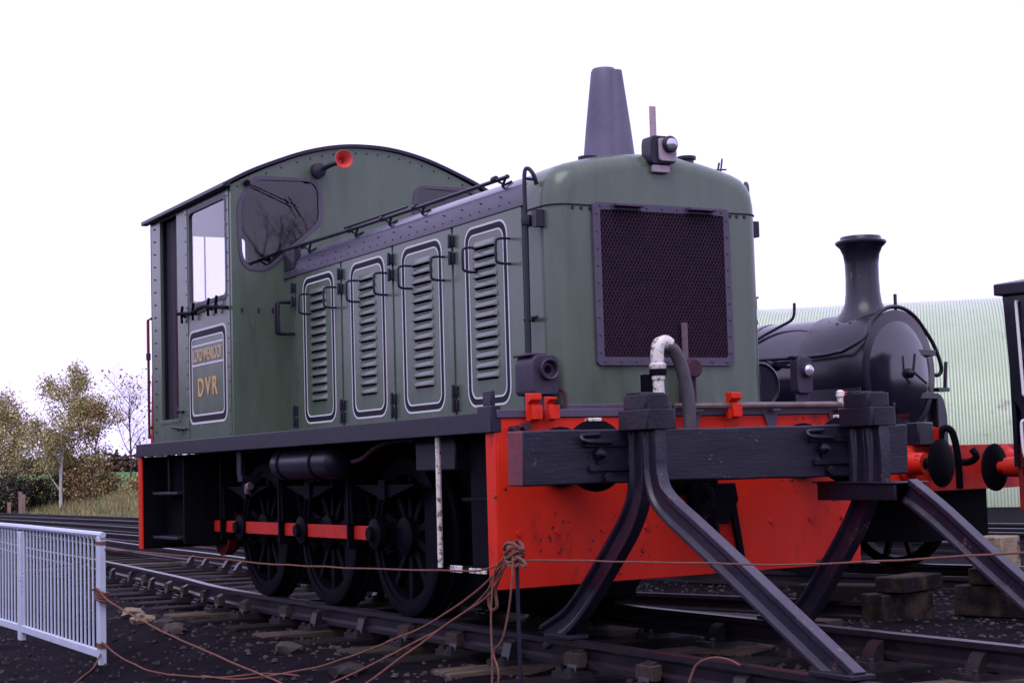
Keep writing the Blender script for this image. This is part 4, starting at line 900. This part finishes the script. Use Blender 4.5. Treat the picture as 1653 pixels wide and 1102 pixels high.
# ================================================================== SHED
ax = Vector((.672, .740, 0)); nrm = Vector((.740, -.672, 0))   # nrm points towards the yard
sc_ = Vector((-25.4 + nrm.x * -1.2, 27.2 + nrm.y * -1.2, 0))
SH = thing('corrugated_shed', (sc_.x, sc_.y, -.3), 'large arched shed of pale green corrugated sheeting behind the steam engine', 'shed')
RAD = 5.6
def arch(a0, a1, r0, s0, s1, na, pitch=.080, amp=.010):
    m = MB(); cnt = int((s1 - s0) / pitch * 6); vs = []; fs = []
    for i in range(cnt + 1):
        s = s0 + i * pitch / 6; o = amp * (.2, .8, 1, .8, .2, -2.3)[i % 6]
        for j in range(na + 1):
            a = a0 + (a1 - a0) * j / na; r = r0 + o
            p = sc_ + ax * s + nrm * (r * cos(a)); vs.append((p.x, p.y, -.3 + r * sin(a)))
    for i in range(cnt):
        for j in range(na): fs.append((i * (na + 1) + j, (i + 1) * (na + 1) + j, (i + 1) * (na + 1) + j + 1, i * (na + 1) + j + 1))
    return m.add(vs, fs)
arch(0, radians(27.5), RAD + .02, -13, 15, 8).build('wall_sheeting', shedmat, SH, smooth=80, recalc=False)
arch(radians(27), radians(58), RAD, -13, 15, 8).build('roof_sheeting', shedmat, SH, smooth=80, recalc=False)
arch(radians(57.5), radians(180), RAD - .02, -13, 15, 22).build('roof_sheeting', shedmat, SH, smooth=80, recalc=False)
for s in (-12.95, 14.95):
    m = MB(); c_ = sc_ + ax * s; vs = [(c_.x, c_.y, -.3)] + [(c_.x + nrm.x * 5.58 * cos(radians(a)), c_.y + nrm.y * 5.58 * cos(radians(a)), -.3 + 5.58 * sin(radians(a))) for a in range(0, 181, 6)]
    m.add(vs, [(0, i, i + 1) for i in range(1, len(vs) - 1)]); m.build('end_wall', shedmat, SH, recalc=False)
cv_ = sc_ + ax * -6.2; m = MB(); m.box(cv_.x - .09, cv_.x + .09, cv_.y - .09, cv_.y + .09, 4.9, 5.62); m.box(cv_.x - .13, cv_.x + .13, cv_.y - .13, cv_.y + .13, 5.62, 5.67); m.build('roof_vent', keywood, SH, .01)

# ================================================================== BARRIER
BR = thing('crowd_barrier', (-4.75, -2.22, gz(-4.75, -2.22)), 'pale blue metal crowd barrier of thin upright bars at lower left', 'barrier')
bx0, by0, bx1, by1 = -4.75, -2.22, -9.6, -2.42
def bpt(t, z): return (bx0 + (bx1 - bx0) * t, by0 + (by1 - by0) * t, z)
ztop, zbot = .565, -.345
def zoff(t): return .0 * t
m = MB(); m.tube([bpt(-.012, ztop), bpt(.5, ztop + .03), bpt(1, ztop + .05)], .024, 8); m.build('top_rail', barrierpaint, BR)
m = MB(); m.sweep([bpt(0, zbot), bpt(.5, zbot + .05), bpt(1, zbot + .08)], [(-.02, -.03), (.02, -.03), (.02, .03), (-.02, .03)]); m.build('bottom_rail', barrierpaint, BR, .004)
for t, w_, zb_ in ((0, .042, -.455), (.475, .055, -.40), (1, .042, -.38)):
    p = bpt(t, 0); m = MB(); m.box(p[0] - w_, p[0] + w_, p[1] - .026, p[1] + .026, zb_, ztop - .012); m.build('post', barrierpaint, BR, .004)
m = MB(); p = bpt(0, 0); m.box(p[0] - .047, p[0] + .047, p[1] - .03, p[1] + .03, ztop - .075, ztop - .05); m.build('rust_band', ropemat, BR); m = MB(); m.box(p[0] - .047, p[0] + .047, p[1] - .03, p[1] + .03, -.30, -.26); m.build('rust_band', ropemat, BR)
bar = MB(); bar.tube([(0, 0, 0), (0, 0, ztop - zbot - .02)], .0095, 6); BAR = bar.mesh('bar', barrierpaint)
nb = 46
for i in range(1, nb):
    t = i / nb
    if abs(t - .475) < .010: continue
    link('bar', BAR, BR, Vector(bpt(t, zbot + .02 + .05 * min(1, t * 2) * .8)) - Vector(BR.location))

# ================================================================== STAKE AND ROPES
STK = MB(); STK.tube([(.40, -1.38, -.4), (.40, -1.385, .2), (.405, -1.385, .60)], .011, 6); tag(STK.build('iron_stake', dark), 'thin dark iron stake that the ropes are knotted to, before the red plate', 'stake')
def rope(name, pts, label, r=.0085, n=8, cat='rope'):
    P = smooth_path(pts, n); m = MB(); k = []
    for i, p in enumerate(P): k.append(p + noise.noise_vector(p * 4) * .006)
    m.tube(k, r * .72, 6); return tag(m.build(name, ropemat, recalc=False), label, cat)
kx, ky, kz = .40, -1.40, .53
rope('rope', [(-4.72, -2.20, .455), (-3.448, -1.99, .435), (-2.09, -1.70, .40), (-.41, -1.43, .415), (.1, -1.42, .44), (.36, -1.42, .50)], 'taut thin rope strung from the barrier top across the locomotive wheels to the stake', .0075)
rope('rope', [(.42, -1.40, .50), (.9, -1.25, .505), (1.6, -1.08, .51), (2.26, -.945, .52), (3.47, -.84, .60), (4.6, -.75, .68)], 'taut thin rope running right from the stake past the buffer stop', .0065)
m = MB()
for k in range(5):
    pts = [(kx + .055 * cos(a) * (1 + .1 * k), ky + .04 * sin(a), kz + .022 * (k - 2) + .02 * sin(2 * a + k)) for a in [2 * pi * i / 14 for i in range(15)]]; m.tube(pts, .0095, 6)
m.tube(smooth_path([(kx + .02, ky - .02, kz), (kx + .10, ky + .0, kz - .03), (kx + .12, ky, kz - .06), (kx + .05, ky, kz - .05)], 5), .009, 6)
m.tube(smooth_path([(kx - .02, ky, kz - .02), (kx - .12, ky - .02, kz - .08), (kx - .22, ky - .02, kz - .15), (kx - .27, ky - .02, kz - .23), (kx - .24, ky - .02, kz - .30), (kx - .17, ky - .02, kz - .28), (kx - .18, ky - .02, kz - .19), (kx - .1, ky - .02, kz - .09)], 5), .009, 6)
tag(m.build('rope_knot', ropemat, recalc=False), 'bundle of rope knotted and looped round the top of the stake', 'rope')
rope('rope', [(kx - .03, ky - .03, kz), (kx - .13, ky - .05, kz - .10), (kx - .16, ky - .06, kz - .3), (kx - .15, ky - .07, kz - .55), (kx - .14, ky - .08, kz - .75), (kx - .15, ky - .08, kz - .93)], 'loose rope end hanging straight down, left of the stake', .0085)
rope('rope', [(kx + .04, ky - .03, kz), (kx + .06, ky - .05, kz - .14), (kx + .02, ky - .06, kz - .32), (kx - .03, ky - .07, kz - .45), (kx - .11, ky - .08, kz - .52), (kx - .06, ky - .08, kz - .62), (kx - .10, ky - .085, kz - .80), (kx - .14, ky - .09, kz - .92)], 'loose rope end with a kink hanging just beside the stake', .0085)
def onray(x, y, dz=.012): return (x, y, gz(x, y) + dz)
def lie(x, y, z): return (x, y, max(z, gz(x, y) + .012))
rope('rope', [(kx - .02, ky - .02, kz - .02), (.12, -1.44, .36), (-.35, -1.48, .16), (-.84, -1.52, .01), (-1.6, -1.68, -.20), lie(-2.34, -1.90, -.33), lie(-3.0, -2.0, -.4)], 'uppermost of the three ropes slanting from the stake down to the left', .0085)
rope('rope', [(kx - .02, ky - .03, kz - .03), (.16, -1.44, .33), (-.15, -1.45, .18), (-.46, -1.48, .06), (-.85, -1.66, -.12), (-1.15, -1.83, -.26), lie(-1.5, -2.02, -.36)], 'middle of the three ropes slanting from the stake down to the left', .0085)
rope('rope', [(kx - .01, ky - .04, kz - .04), (.2, -1.44, .32), (-.12, -1.48, .18), (-.36, -1.64, .0), (-.58, -1.84, -.2), (-.85, -2.05, -.36), lie(-1.1, -2.2, -.45)], 'lowest of the three ropes slanting from the stake down to the left', .0085)
rope('rope', [(-4.80, -2.28, .14), (-4.68, -2.27, .16), (-4.60, -2.24, .10), (-4.42, -2.21, .05), (-3.7, -2.08, -.10), (-2.91, -1.93, -.225), (-2.2, -1.88, -.29), lie(-1.6, -1.90, -.33), lie(-1.0, -1.98, -.38)], 'rope tied to the middle of the barrier post, sagging right to the ground', .0095)
rope('rope', [(-4.72, -2.23, -.25), (-4.2, -2.2, -.335), lie(-3.62, -2.14, -.385), lie(-2.9, -2.0, -.37), lie(-2.3, -1.84, -.345), lie(-1.75, -1.78, -.31)], 'rope tied low on the barrier post, lying along the dark ground', .0085)
rope('rope', [(-4.70, -2.24, -.34), (-4.6, -2.32, -.42), onray(-4.4, -2.42), onray(-4.0, -2.62), onray(-3.6, -2.8)], 'short rope end trailing from the foot of the barrier post', .0095)
rope('rope', [(1.28, -.93, -.12), (1.32, -.90, -.01), (1.42, -.87, .035), (1.52, -.84, .03), (1.58, -.82, .005)], 'short curl of rope over the near rail by the long front leg', .009)
m = MB()
for k in range(4): m.tube(smooth_path([(-4.80, -2.255, .15 - k * .018), (-4.70, -2.262, .14 - k * .022), (-4.66, -2.22, .12 - k * .02), (-4.70, -2.185, .12 - k * .02), (-4.8, -2.19, .13 - k * .02), (-4.80, -2.255, .135 - k * .018)], 4), .011, 6)
tag(m.build('rope_knot', ropemat, recalc=False), 'brown rope knot wrapped round the middle of the barrier end post', 'rope')

# ================================================================== TIMBERS AND RAILS ON THE RIGHT
def timber(cx, cy, z0, h, wd, ln, ang, label, m_=palewood, group='loose timbers by the buffer stop'):
    m = MB(); m.obox((0, 0, h / 2), (cos(ang), sin(ang), 0), (0, 0, 1), ln, wd, h); o = m.build('timber', m_, bevel=.012); o.location = (cx, cy, z0); tag(o, label, 'timber', group); return o
zg = gz(-1.6, 3.3) - .01
A1 = radians(100); A2 = radians(15)
timber(-2.35, 3.25, zg, .13, .26, .9, A2, 'dark timber lying flat at the bottom of the low stack', sleeperwood)
timber(-1.82, 3.16, zg, .22, .26, .50, A1 - .2, 'weathered brown timber block standing under the top of the low stack', palewood)
timber(-2.25, 3.05, zg + .14, .13, .26, .8, A2 + .25, 'short dark timber resting across the low stack', sleeperwood)
timber(-1.78, 3.25, zg + .23, .12, .25, .60, A1 + .16, 'brown timber topmost in the low stack beside the right leg', palewood)
zg2 = gz(-1.4, 3.9)
timber(-1.42, 3.98, zg2, .24, .26, .9, A2, 'dark timber at the bottom of the right-hand stack', palewood)
timber(-1.38, 3.98, zg2 + .245, .13, .26, .7, A2, 'weathered timber in the middle of the right-hand stack', palewood)
timber(-1.40, 3.80, zg2 + .38, .25, .27, .26, A2, 'pale sawn block on top of the right-hand stack', blockwood)
m = MB(); pth = [(-5.2, 2.25, gz(-5, 2.3) + .15), (-2.0, 3.02, gz(-2, 3) + .15)]; m.sweep(pth, RAILP); tag(m.build('loose_rail', railsteel), 'spare rusty rail lying on the ground beyond the buffer stop', 'rail')
m = MB(); m.obox((-2.9, 2.2, gz(-2.9, 2.2) + .03), (.97, .22, 0), (0, 0, 1), 2.4, .2, .06); tag(m.build('plank', sleeperwood, bevel=.006), 'grey weathered plank lying beside the spare rail', 'plank')
for k, (yy, xx) in enumerate(((9.3, -6.5), (10.2, -7.4), (11.4, -8.6))):
    m = MB(); m.sweep([(xx - 5, yy + .6, -.02), (xx + 6, yy + 2.0, -.02)], RAILP); tag(m.build('stored_rail', railsteel), ('nearest', 'middle', 'farthest')[k] + ' of the three long rails lying beneath the shed wall', 'rail', 'rails laid out before the shed')
for k, (x, y) in enumerate(((-2.6, -1.5), (-6.6, -1.45), (-6.1, -1.5), (-5.3, -1.55), (-4.9, -1.6), (-1.35, -1.62))):
    bm = bmesh.new(); bmesh.ops.create_icosphere(bm, subdivisions=2, radius=.1); m = MB()
    for v in bm.verts: v.co += noise.noise_vector(v.co * 14 + Vector((k * 5, 0, 0))) * .045; v.co.z *= .55; v.co.x *= 1.3
    m.add([(v.co.x + x, v.co.y + y, v.co.z + gz(x, y) + .015) for v in bm.verts], [tuple(v.index for v in f.verts) for f in bm.faces]); bm.free()
    tag(m.build('stone', blockwood if k in (1, 2) else stonem, smooth=25), ('pale stone lying by the near rail under the middle wheels', 'pale flat stone nearest the barrier post beside the rail', 'second pale flat stone to the right of the barrier', 'rough grey stone in the ash below the cab', 'small rough stone right of the grey one below the cab', 'rough stone in the ash below the hanging ropes')[k], 'stone')

# ================================================================== VEGETATION
def tree(name, x, y, h, spread, leaves, mats, wts, label, cat='tree', trunk=bark, r=.1, lean=0, nl=.10, bare=0, base=.25, droop=.2, seed=0, group=None, levels=3):
    rnd = random.Random(seed); z0 = gz(x, y) - .05
    root = thing(name, (x, y, z0), label, cat, group)
    tb = MB(); tips = []
    def limb(p, d, ln, rad, lev):
        pts = [p]; q = p.copy(); dd = d.copy(); nseg = 5
        for i in range(nseg):
            dd = (dd + Vector((rnd.uniform(-1, 1), rnd.uniform(-1, 1), rnd.uniform(-.4, .8))) * .16).normalized(); q = q + dd * ln / nseg; pts.append(q.copy())
        tb.tube(pts, rad, 6 if lev == 0 else 4, r2=rad * .35)
        if lev >= levels: tips.extend(pts[2:]); return
        nb_ = (9, 5, 4, 3)[lev] if not bare else (13, 8, 5, 4)[lev]
        for k in range(nb_):
            t = base + (1 - base) * (k + rnd.random()) / nb_ if lev == 0 else .25 + .75 * (k + rnd.random()) / nb_
            i = min(int(t * nseg), nseg - 1); b0 = pts[i].lerp(pts[i + 1], t * nseg - i)
            a = rnd.random() * 2 * pi; out_ = Vector((cos(a), sin(a), rnd.uniform(.2, .9)))
            nd = (dd * .35 + out_).normalized()
            l2 = ln * (.42 if lev == 0 else .55) * rnd.uniform(.7, 1.2) * (1.15 - .6 * t if lev == 0 else 1) * spread
            limb(b0, nd, l2, rad * .45 * (1.1 - t * .5), lev + 1)
        tips.append(pts[-1])
    limb(Vector((x, y, z0)), Vector((lean, lean * .5, 1)).normalized(), h, r, 0)
    tb.build('trunk', trunk, root, recalc=False)
    if leaves:
        f = MB()
        for i in range(leaves):
            c = rnd.choice(tips) + Vector((rnd.gauss(0, .18), rnd.gauss(0, .18), rnd.gauss(0, .16) - droop * rnd.random()))
            if c.z < z0 + .1: continue
            a = Vector((rnd.gauss(0, 1), rnd.gauss(0, 1), rnd.gauss(0, 1))).normalized(); b1 = a.orthogonal().normalized(); s = nl * rnd.uniform(.6, 1.3)
            mi = rnd.choices(range(len(mats)), wts)[0]
            f.add([c - a * s, c + b1 * s * .55, c + a * s, c - b1 * s * .55], [(0, 1, 2, 3)], mi)
        f.build('crown', mats, root, recalc=False)
    return root
LM = [leaf_y, leaf_g, leaf_o, leaf_d, leaf_p]
def at(u, d):   # ground position on the bearing of photo column u, at depth d
    q = F + R_ * ((u - 826.5) / 2723.03); return (8.275 + q.x * d, -5.694 + q.y * d)
x, y = at(96, 67); tree('birch_tree', x, y, 4.6, 1.0, 9500, LM, (3.5, 6, 1.2, .3, 2), 'tall birch with white trunk and thinning yellow-green leaves left of the locomotive', trunk=birchbark, r=.075, seed=3, nl=.055, base=.14)
x, y = at(30, 69); tree('birch_tree', x, y, 3.8, 1.12, 8000, LM, (3, 5, 1, .5, 3), 'paler loose yellow birch at the left edge of the picture', trunk=birchbark, r=.06, seed=11, nl=.055, base=.12)
x, y = at(142, 67); tree('autumn_tree', x, y, 3.5, .85, 4200, LM, (1.5, 2.5, 3, 1.2, .4), 'slim half-bare brown tree just right of the white-trunked birch', r=.05, seed=5, nl=.05)
x, y = at(205, 72); tree('bare_tree', x, y, 4.3, 1.2, 220, LM, (1, 0, 3, 1, 1), 'small leafless tree with fine upright twigs beside the cab', r=.06, bare=1, seed=8, nl=.07)
x, y = at(-30, 72); tree('autumn_tree', x, y, 3.4, 1.1, 4500, LM, (3, 4, 1, 1.5, 1), 'leafy green tree cut off by the left picture edge', r=.06, seed=21, nl=.09)
def bush(u, d, wx, h, n_, wts, label, seed, nl=.06):
    rnd = random.Random(seed); x, y = at(u, d); z0 = gz(x, y); root = thing('shrub', (x, y, z0), label, 'shrub')
    f = MB(); tb = MB()
    blobs = [(rnd.gauss(0, wx * .4), rnd.gauss(0, wx * .3), rnd.uniform(.2, .75) * h, rnd.uniform(.25, .5) * h) for _ in range(9)]
    for i in range(n_):
        bx, by, bz, br = rnd.choice(blobs); v = Vector((rnd.gauss(0, 1), rnd.gauss(0, 1), rnd.gauss(0, 1))).normalized() * br * rnd.random() ** .4
        c = Vector((x + bx, y + by, z0 + bz)) + v
        if c.z < z0: continue
        a = Vector((rnd.gauss(0, 1), rnd.gauss(0, 1), rnd.gauss(0, 1))).normalized(); b1 = a.orthogonal().normalized(); s = nl * rnd.uniform(.6, 1.3)
        f.add([c - a * s, c + b1 * s * .55, c + a * s, c - b1 * s * .55], [(0, 1, 2, 3)], rnd.choices(range(5), wts)[0])
    for bx, by, bz, br in blobs: tb.tube([(x + bx * .3, y + by * .3, z0 - .05), (x + bx * .7, y + by * .7, z0 + bz * .6), (x + bx, y + by, z0 + bz)], .02, 4)
    f.build('crown', LM, root, recalc=False); tb.build('stem', bark, root, recalc=False)
bush(8, 68, 1.4, 1.7, 4500, (.2, .6, .3, 6, 0), 'dark evergreen shrub beneath the paler birch at the left edge', 31)
bush(62, 69, 1.2, 1.45, 3500, (.3, 1, .4, 5, 0), 'dark shrub behind the fence post left of the white trunk', 32)
bush(140, 67, .9, 1.35, 2000, (1, 1.2, 4, 2, .3), 'russet brown shrub right of the white birch trunk', 33)
bush(112, 69, 1.1, 1.9, 3200, (1.5, 3, 1, 2, .3), 'olive green shrub behind the white birch trunk', 34)
bush(172, 68, .5, 1.0, 1500, (1, 1, 3, 1.5, .5), 'low rusty shrub between the russet shrub and the cab', 35)
bush(210, 67, .5, .75, 1000, (2, 2, 2, 1, .5), 'small yellowing shrub at the rear of the cab', 36)
bush(-30, 70, 1.2, 1.5, 3500, (.2, .8, .3, 5, 0), 'dark shrub beyond the left picture edge', 37)
# far hedge, reads as one mass
h = MB(); rnd = random.Random(50)
for i in range(9000):
    d = 150 + rnd.uniform(-2, 2); u = rnd.uniform(-250, 420); x, y = at(u, d); z = gz(x, y) + abs(rnd.gauss(0, 1)) * .55
    a = Vector((rnd.gauss(0, 1), rnd.gauss(0, 1), rnd.gauss(0, 1))).normalized(); b1 = a.orthogonal().normalized(); s = .3 * rnd.uniform(.6, 1.3); c = Vector((x, y, z))
    h.add([c - a * s, c + b1 * s * .6, c + a * s, c - b1 * s * .6], [(0, 1, 2, 3)], rnd.choice((0, 0, 1)))
o = h.build('far_hedge', [leaf_d, leaf_o], recalc=False, kind='stuff'); o['label'] = 'dark hedge line across the far green field'; o['category'] = 'hedge'
# rough grass bank
gb = MB(); rnd = random.Random(51)
for i in range(26000):
    u = rnd.uniform(-260, 420); d = rnd.uniform(55, 72); x, y = at(u, d)
    if y - yc(TR3, x) < 1.7 + rnd.random() * 1.2: continue
    z = gz(x, y) - .02; hh = rnd.uniform(.10, .34); a = rnd.random() * pi; wv = .022
    dx, dy = cos(a) * wv, sin(a) * wv; lx, ly = rnd.gauss(0, .08), rnd.gauss(0, .08)
    gb.add([(x - dx, y - dy, z), (x + dx, y + dy, z), (x + lx, y + ly, z + hh)], [(0, 1, 2)], rnd.choices((0, 1, 2), (4, 2.2, 2))[0])
o = gb.build('rough_grass', [grass_y, grass_g, grass_b], recalc=False, kind='stuff'); o['label'] = 'rough dry yellow grass along the bank behind the tracks'; o['category'] = 'grass'
for k, (u, d, hh) in enumerate(((31, 65, .95), (36, 65.4, .82), (13, 65, .55))):
    x, y = at(u, d); z = gz(x, y); m = MB(); m.box(x - .06, x + .06, y - .06, y + .06, z - .1, z + hh); tag(m.build('fence_post', postwood, bevel=.01), ('taller pinkish wooden post of the pair left of the white birch trunk', 'shorter post close beside the taller pinkish one', 'short stump-like post near the left picture edge')[k], 'fence post')

for k, (x, y, h) in enumerate(((46, 14, 15), (44, 21, 13))):
    tree('bare_tree', x, y, h, .95, 0, LM, (1, 1, 1, 1, 1), ('tall bare tree whose trunk and twigs are mirrored in the cab front window', 'taller bare tree farther right behind the photographer, mirrored in glass')[k], r=.36, bare=1, seed=60 + k, levels=3, base=.15)

tb = MB(); rnd = random.Random(77)  # unseen belt added to block low sky light and darken lower reflections
for i in range(13000):
    a = radians(rnd.uniform(-125, 40) if i < 7000 else rnd.uniform(-182, -122)); rr = rnd.uniform(24, 28) if i < 7000 else rnd.uniform(58, 64); x, y = rr * cos(a), -2 + rr * sin(a)
    hh = (0 if i < 7000 else 1.6) + 4.2 + 2.6 * noise.noise(Vector((a * 6, 0, 3))) + 1.2 * noise.noise(Vector((a * 20, 0, 7))); z = -.4 + hh * rnd.random() ** .8
    d = Vector((rnd.gauss(0, 1), rnd.gauss(0, 1), rnd.gauss(0, 1))).normalized(); b1 = d.orthogonal().normalized(); q = rnd.uniform(.18, .42) * (1 if i < 7000 else 1.8); c = Vector((x, y, z))
    tb.add([c - d * q, c + b1 * q * .6, c + d * q, c - b1 * q * .6], [(0, 1, 2, 3)], rnd.choice((0, 0, 1)))
o = tb.build('shading_tree_belt', [leaf_d, leaf_g], recalc=False, kind='stuff'); o['label'] = 'dark belt of bushes around the yard behind the photographer, unseen, added to cut low sky light and darken reflections'; o['category'] = 'wood'
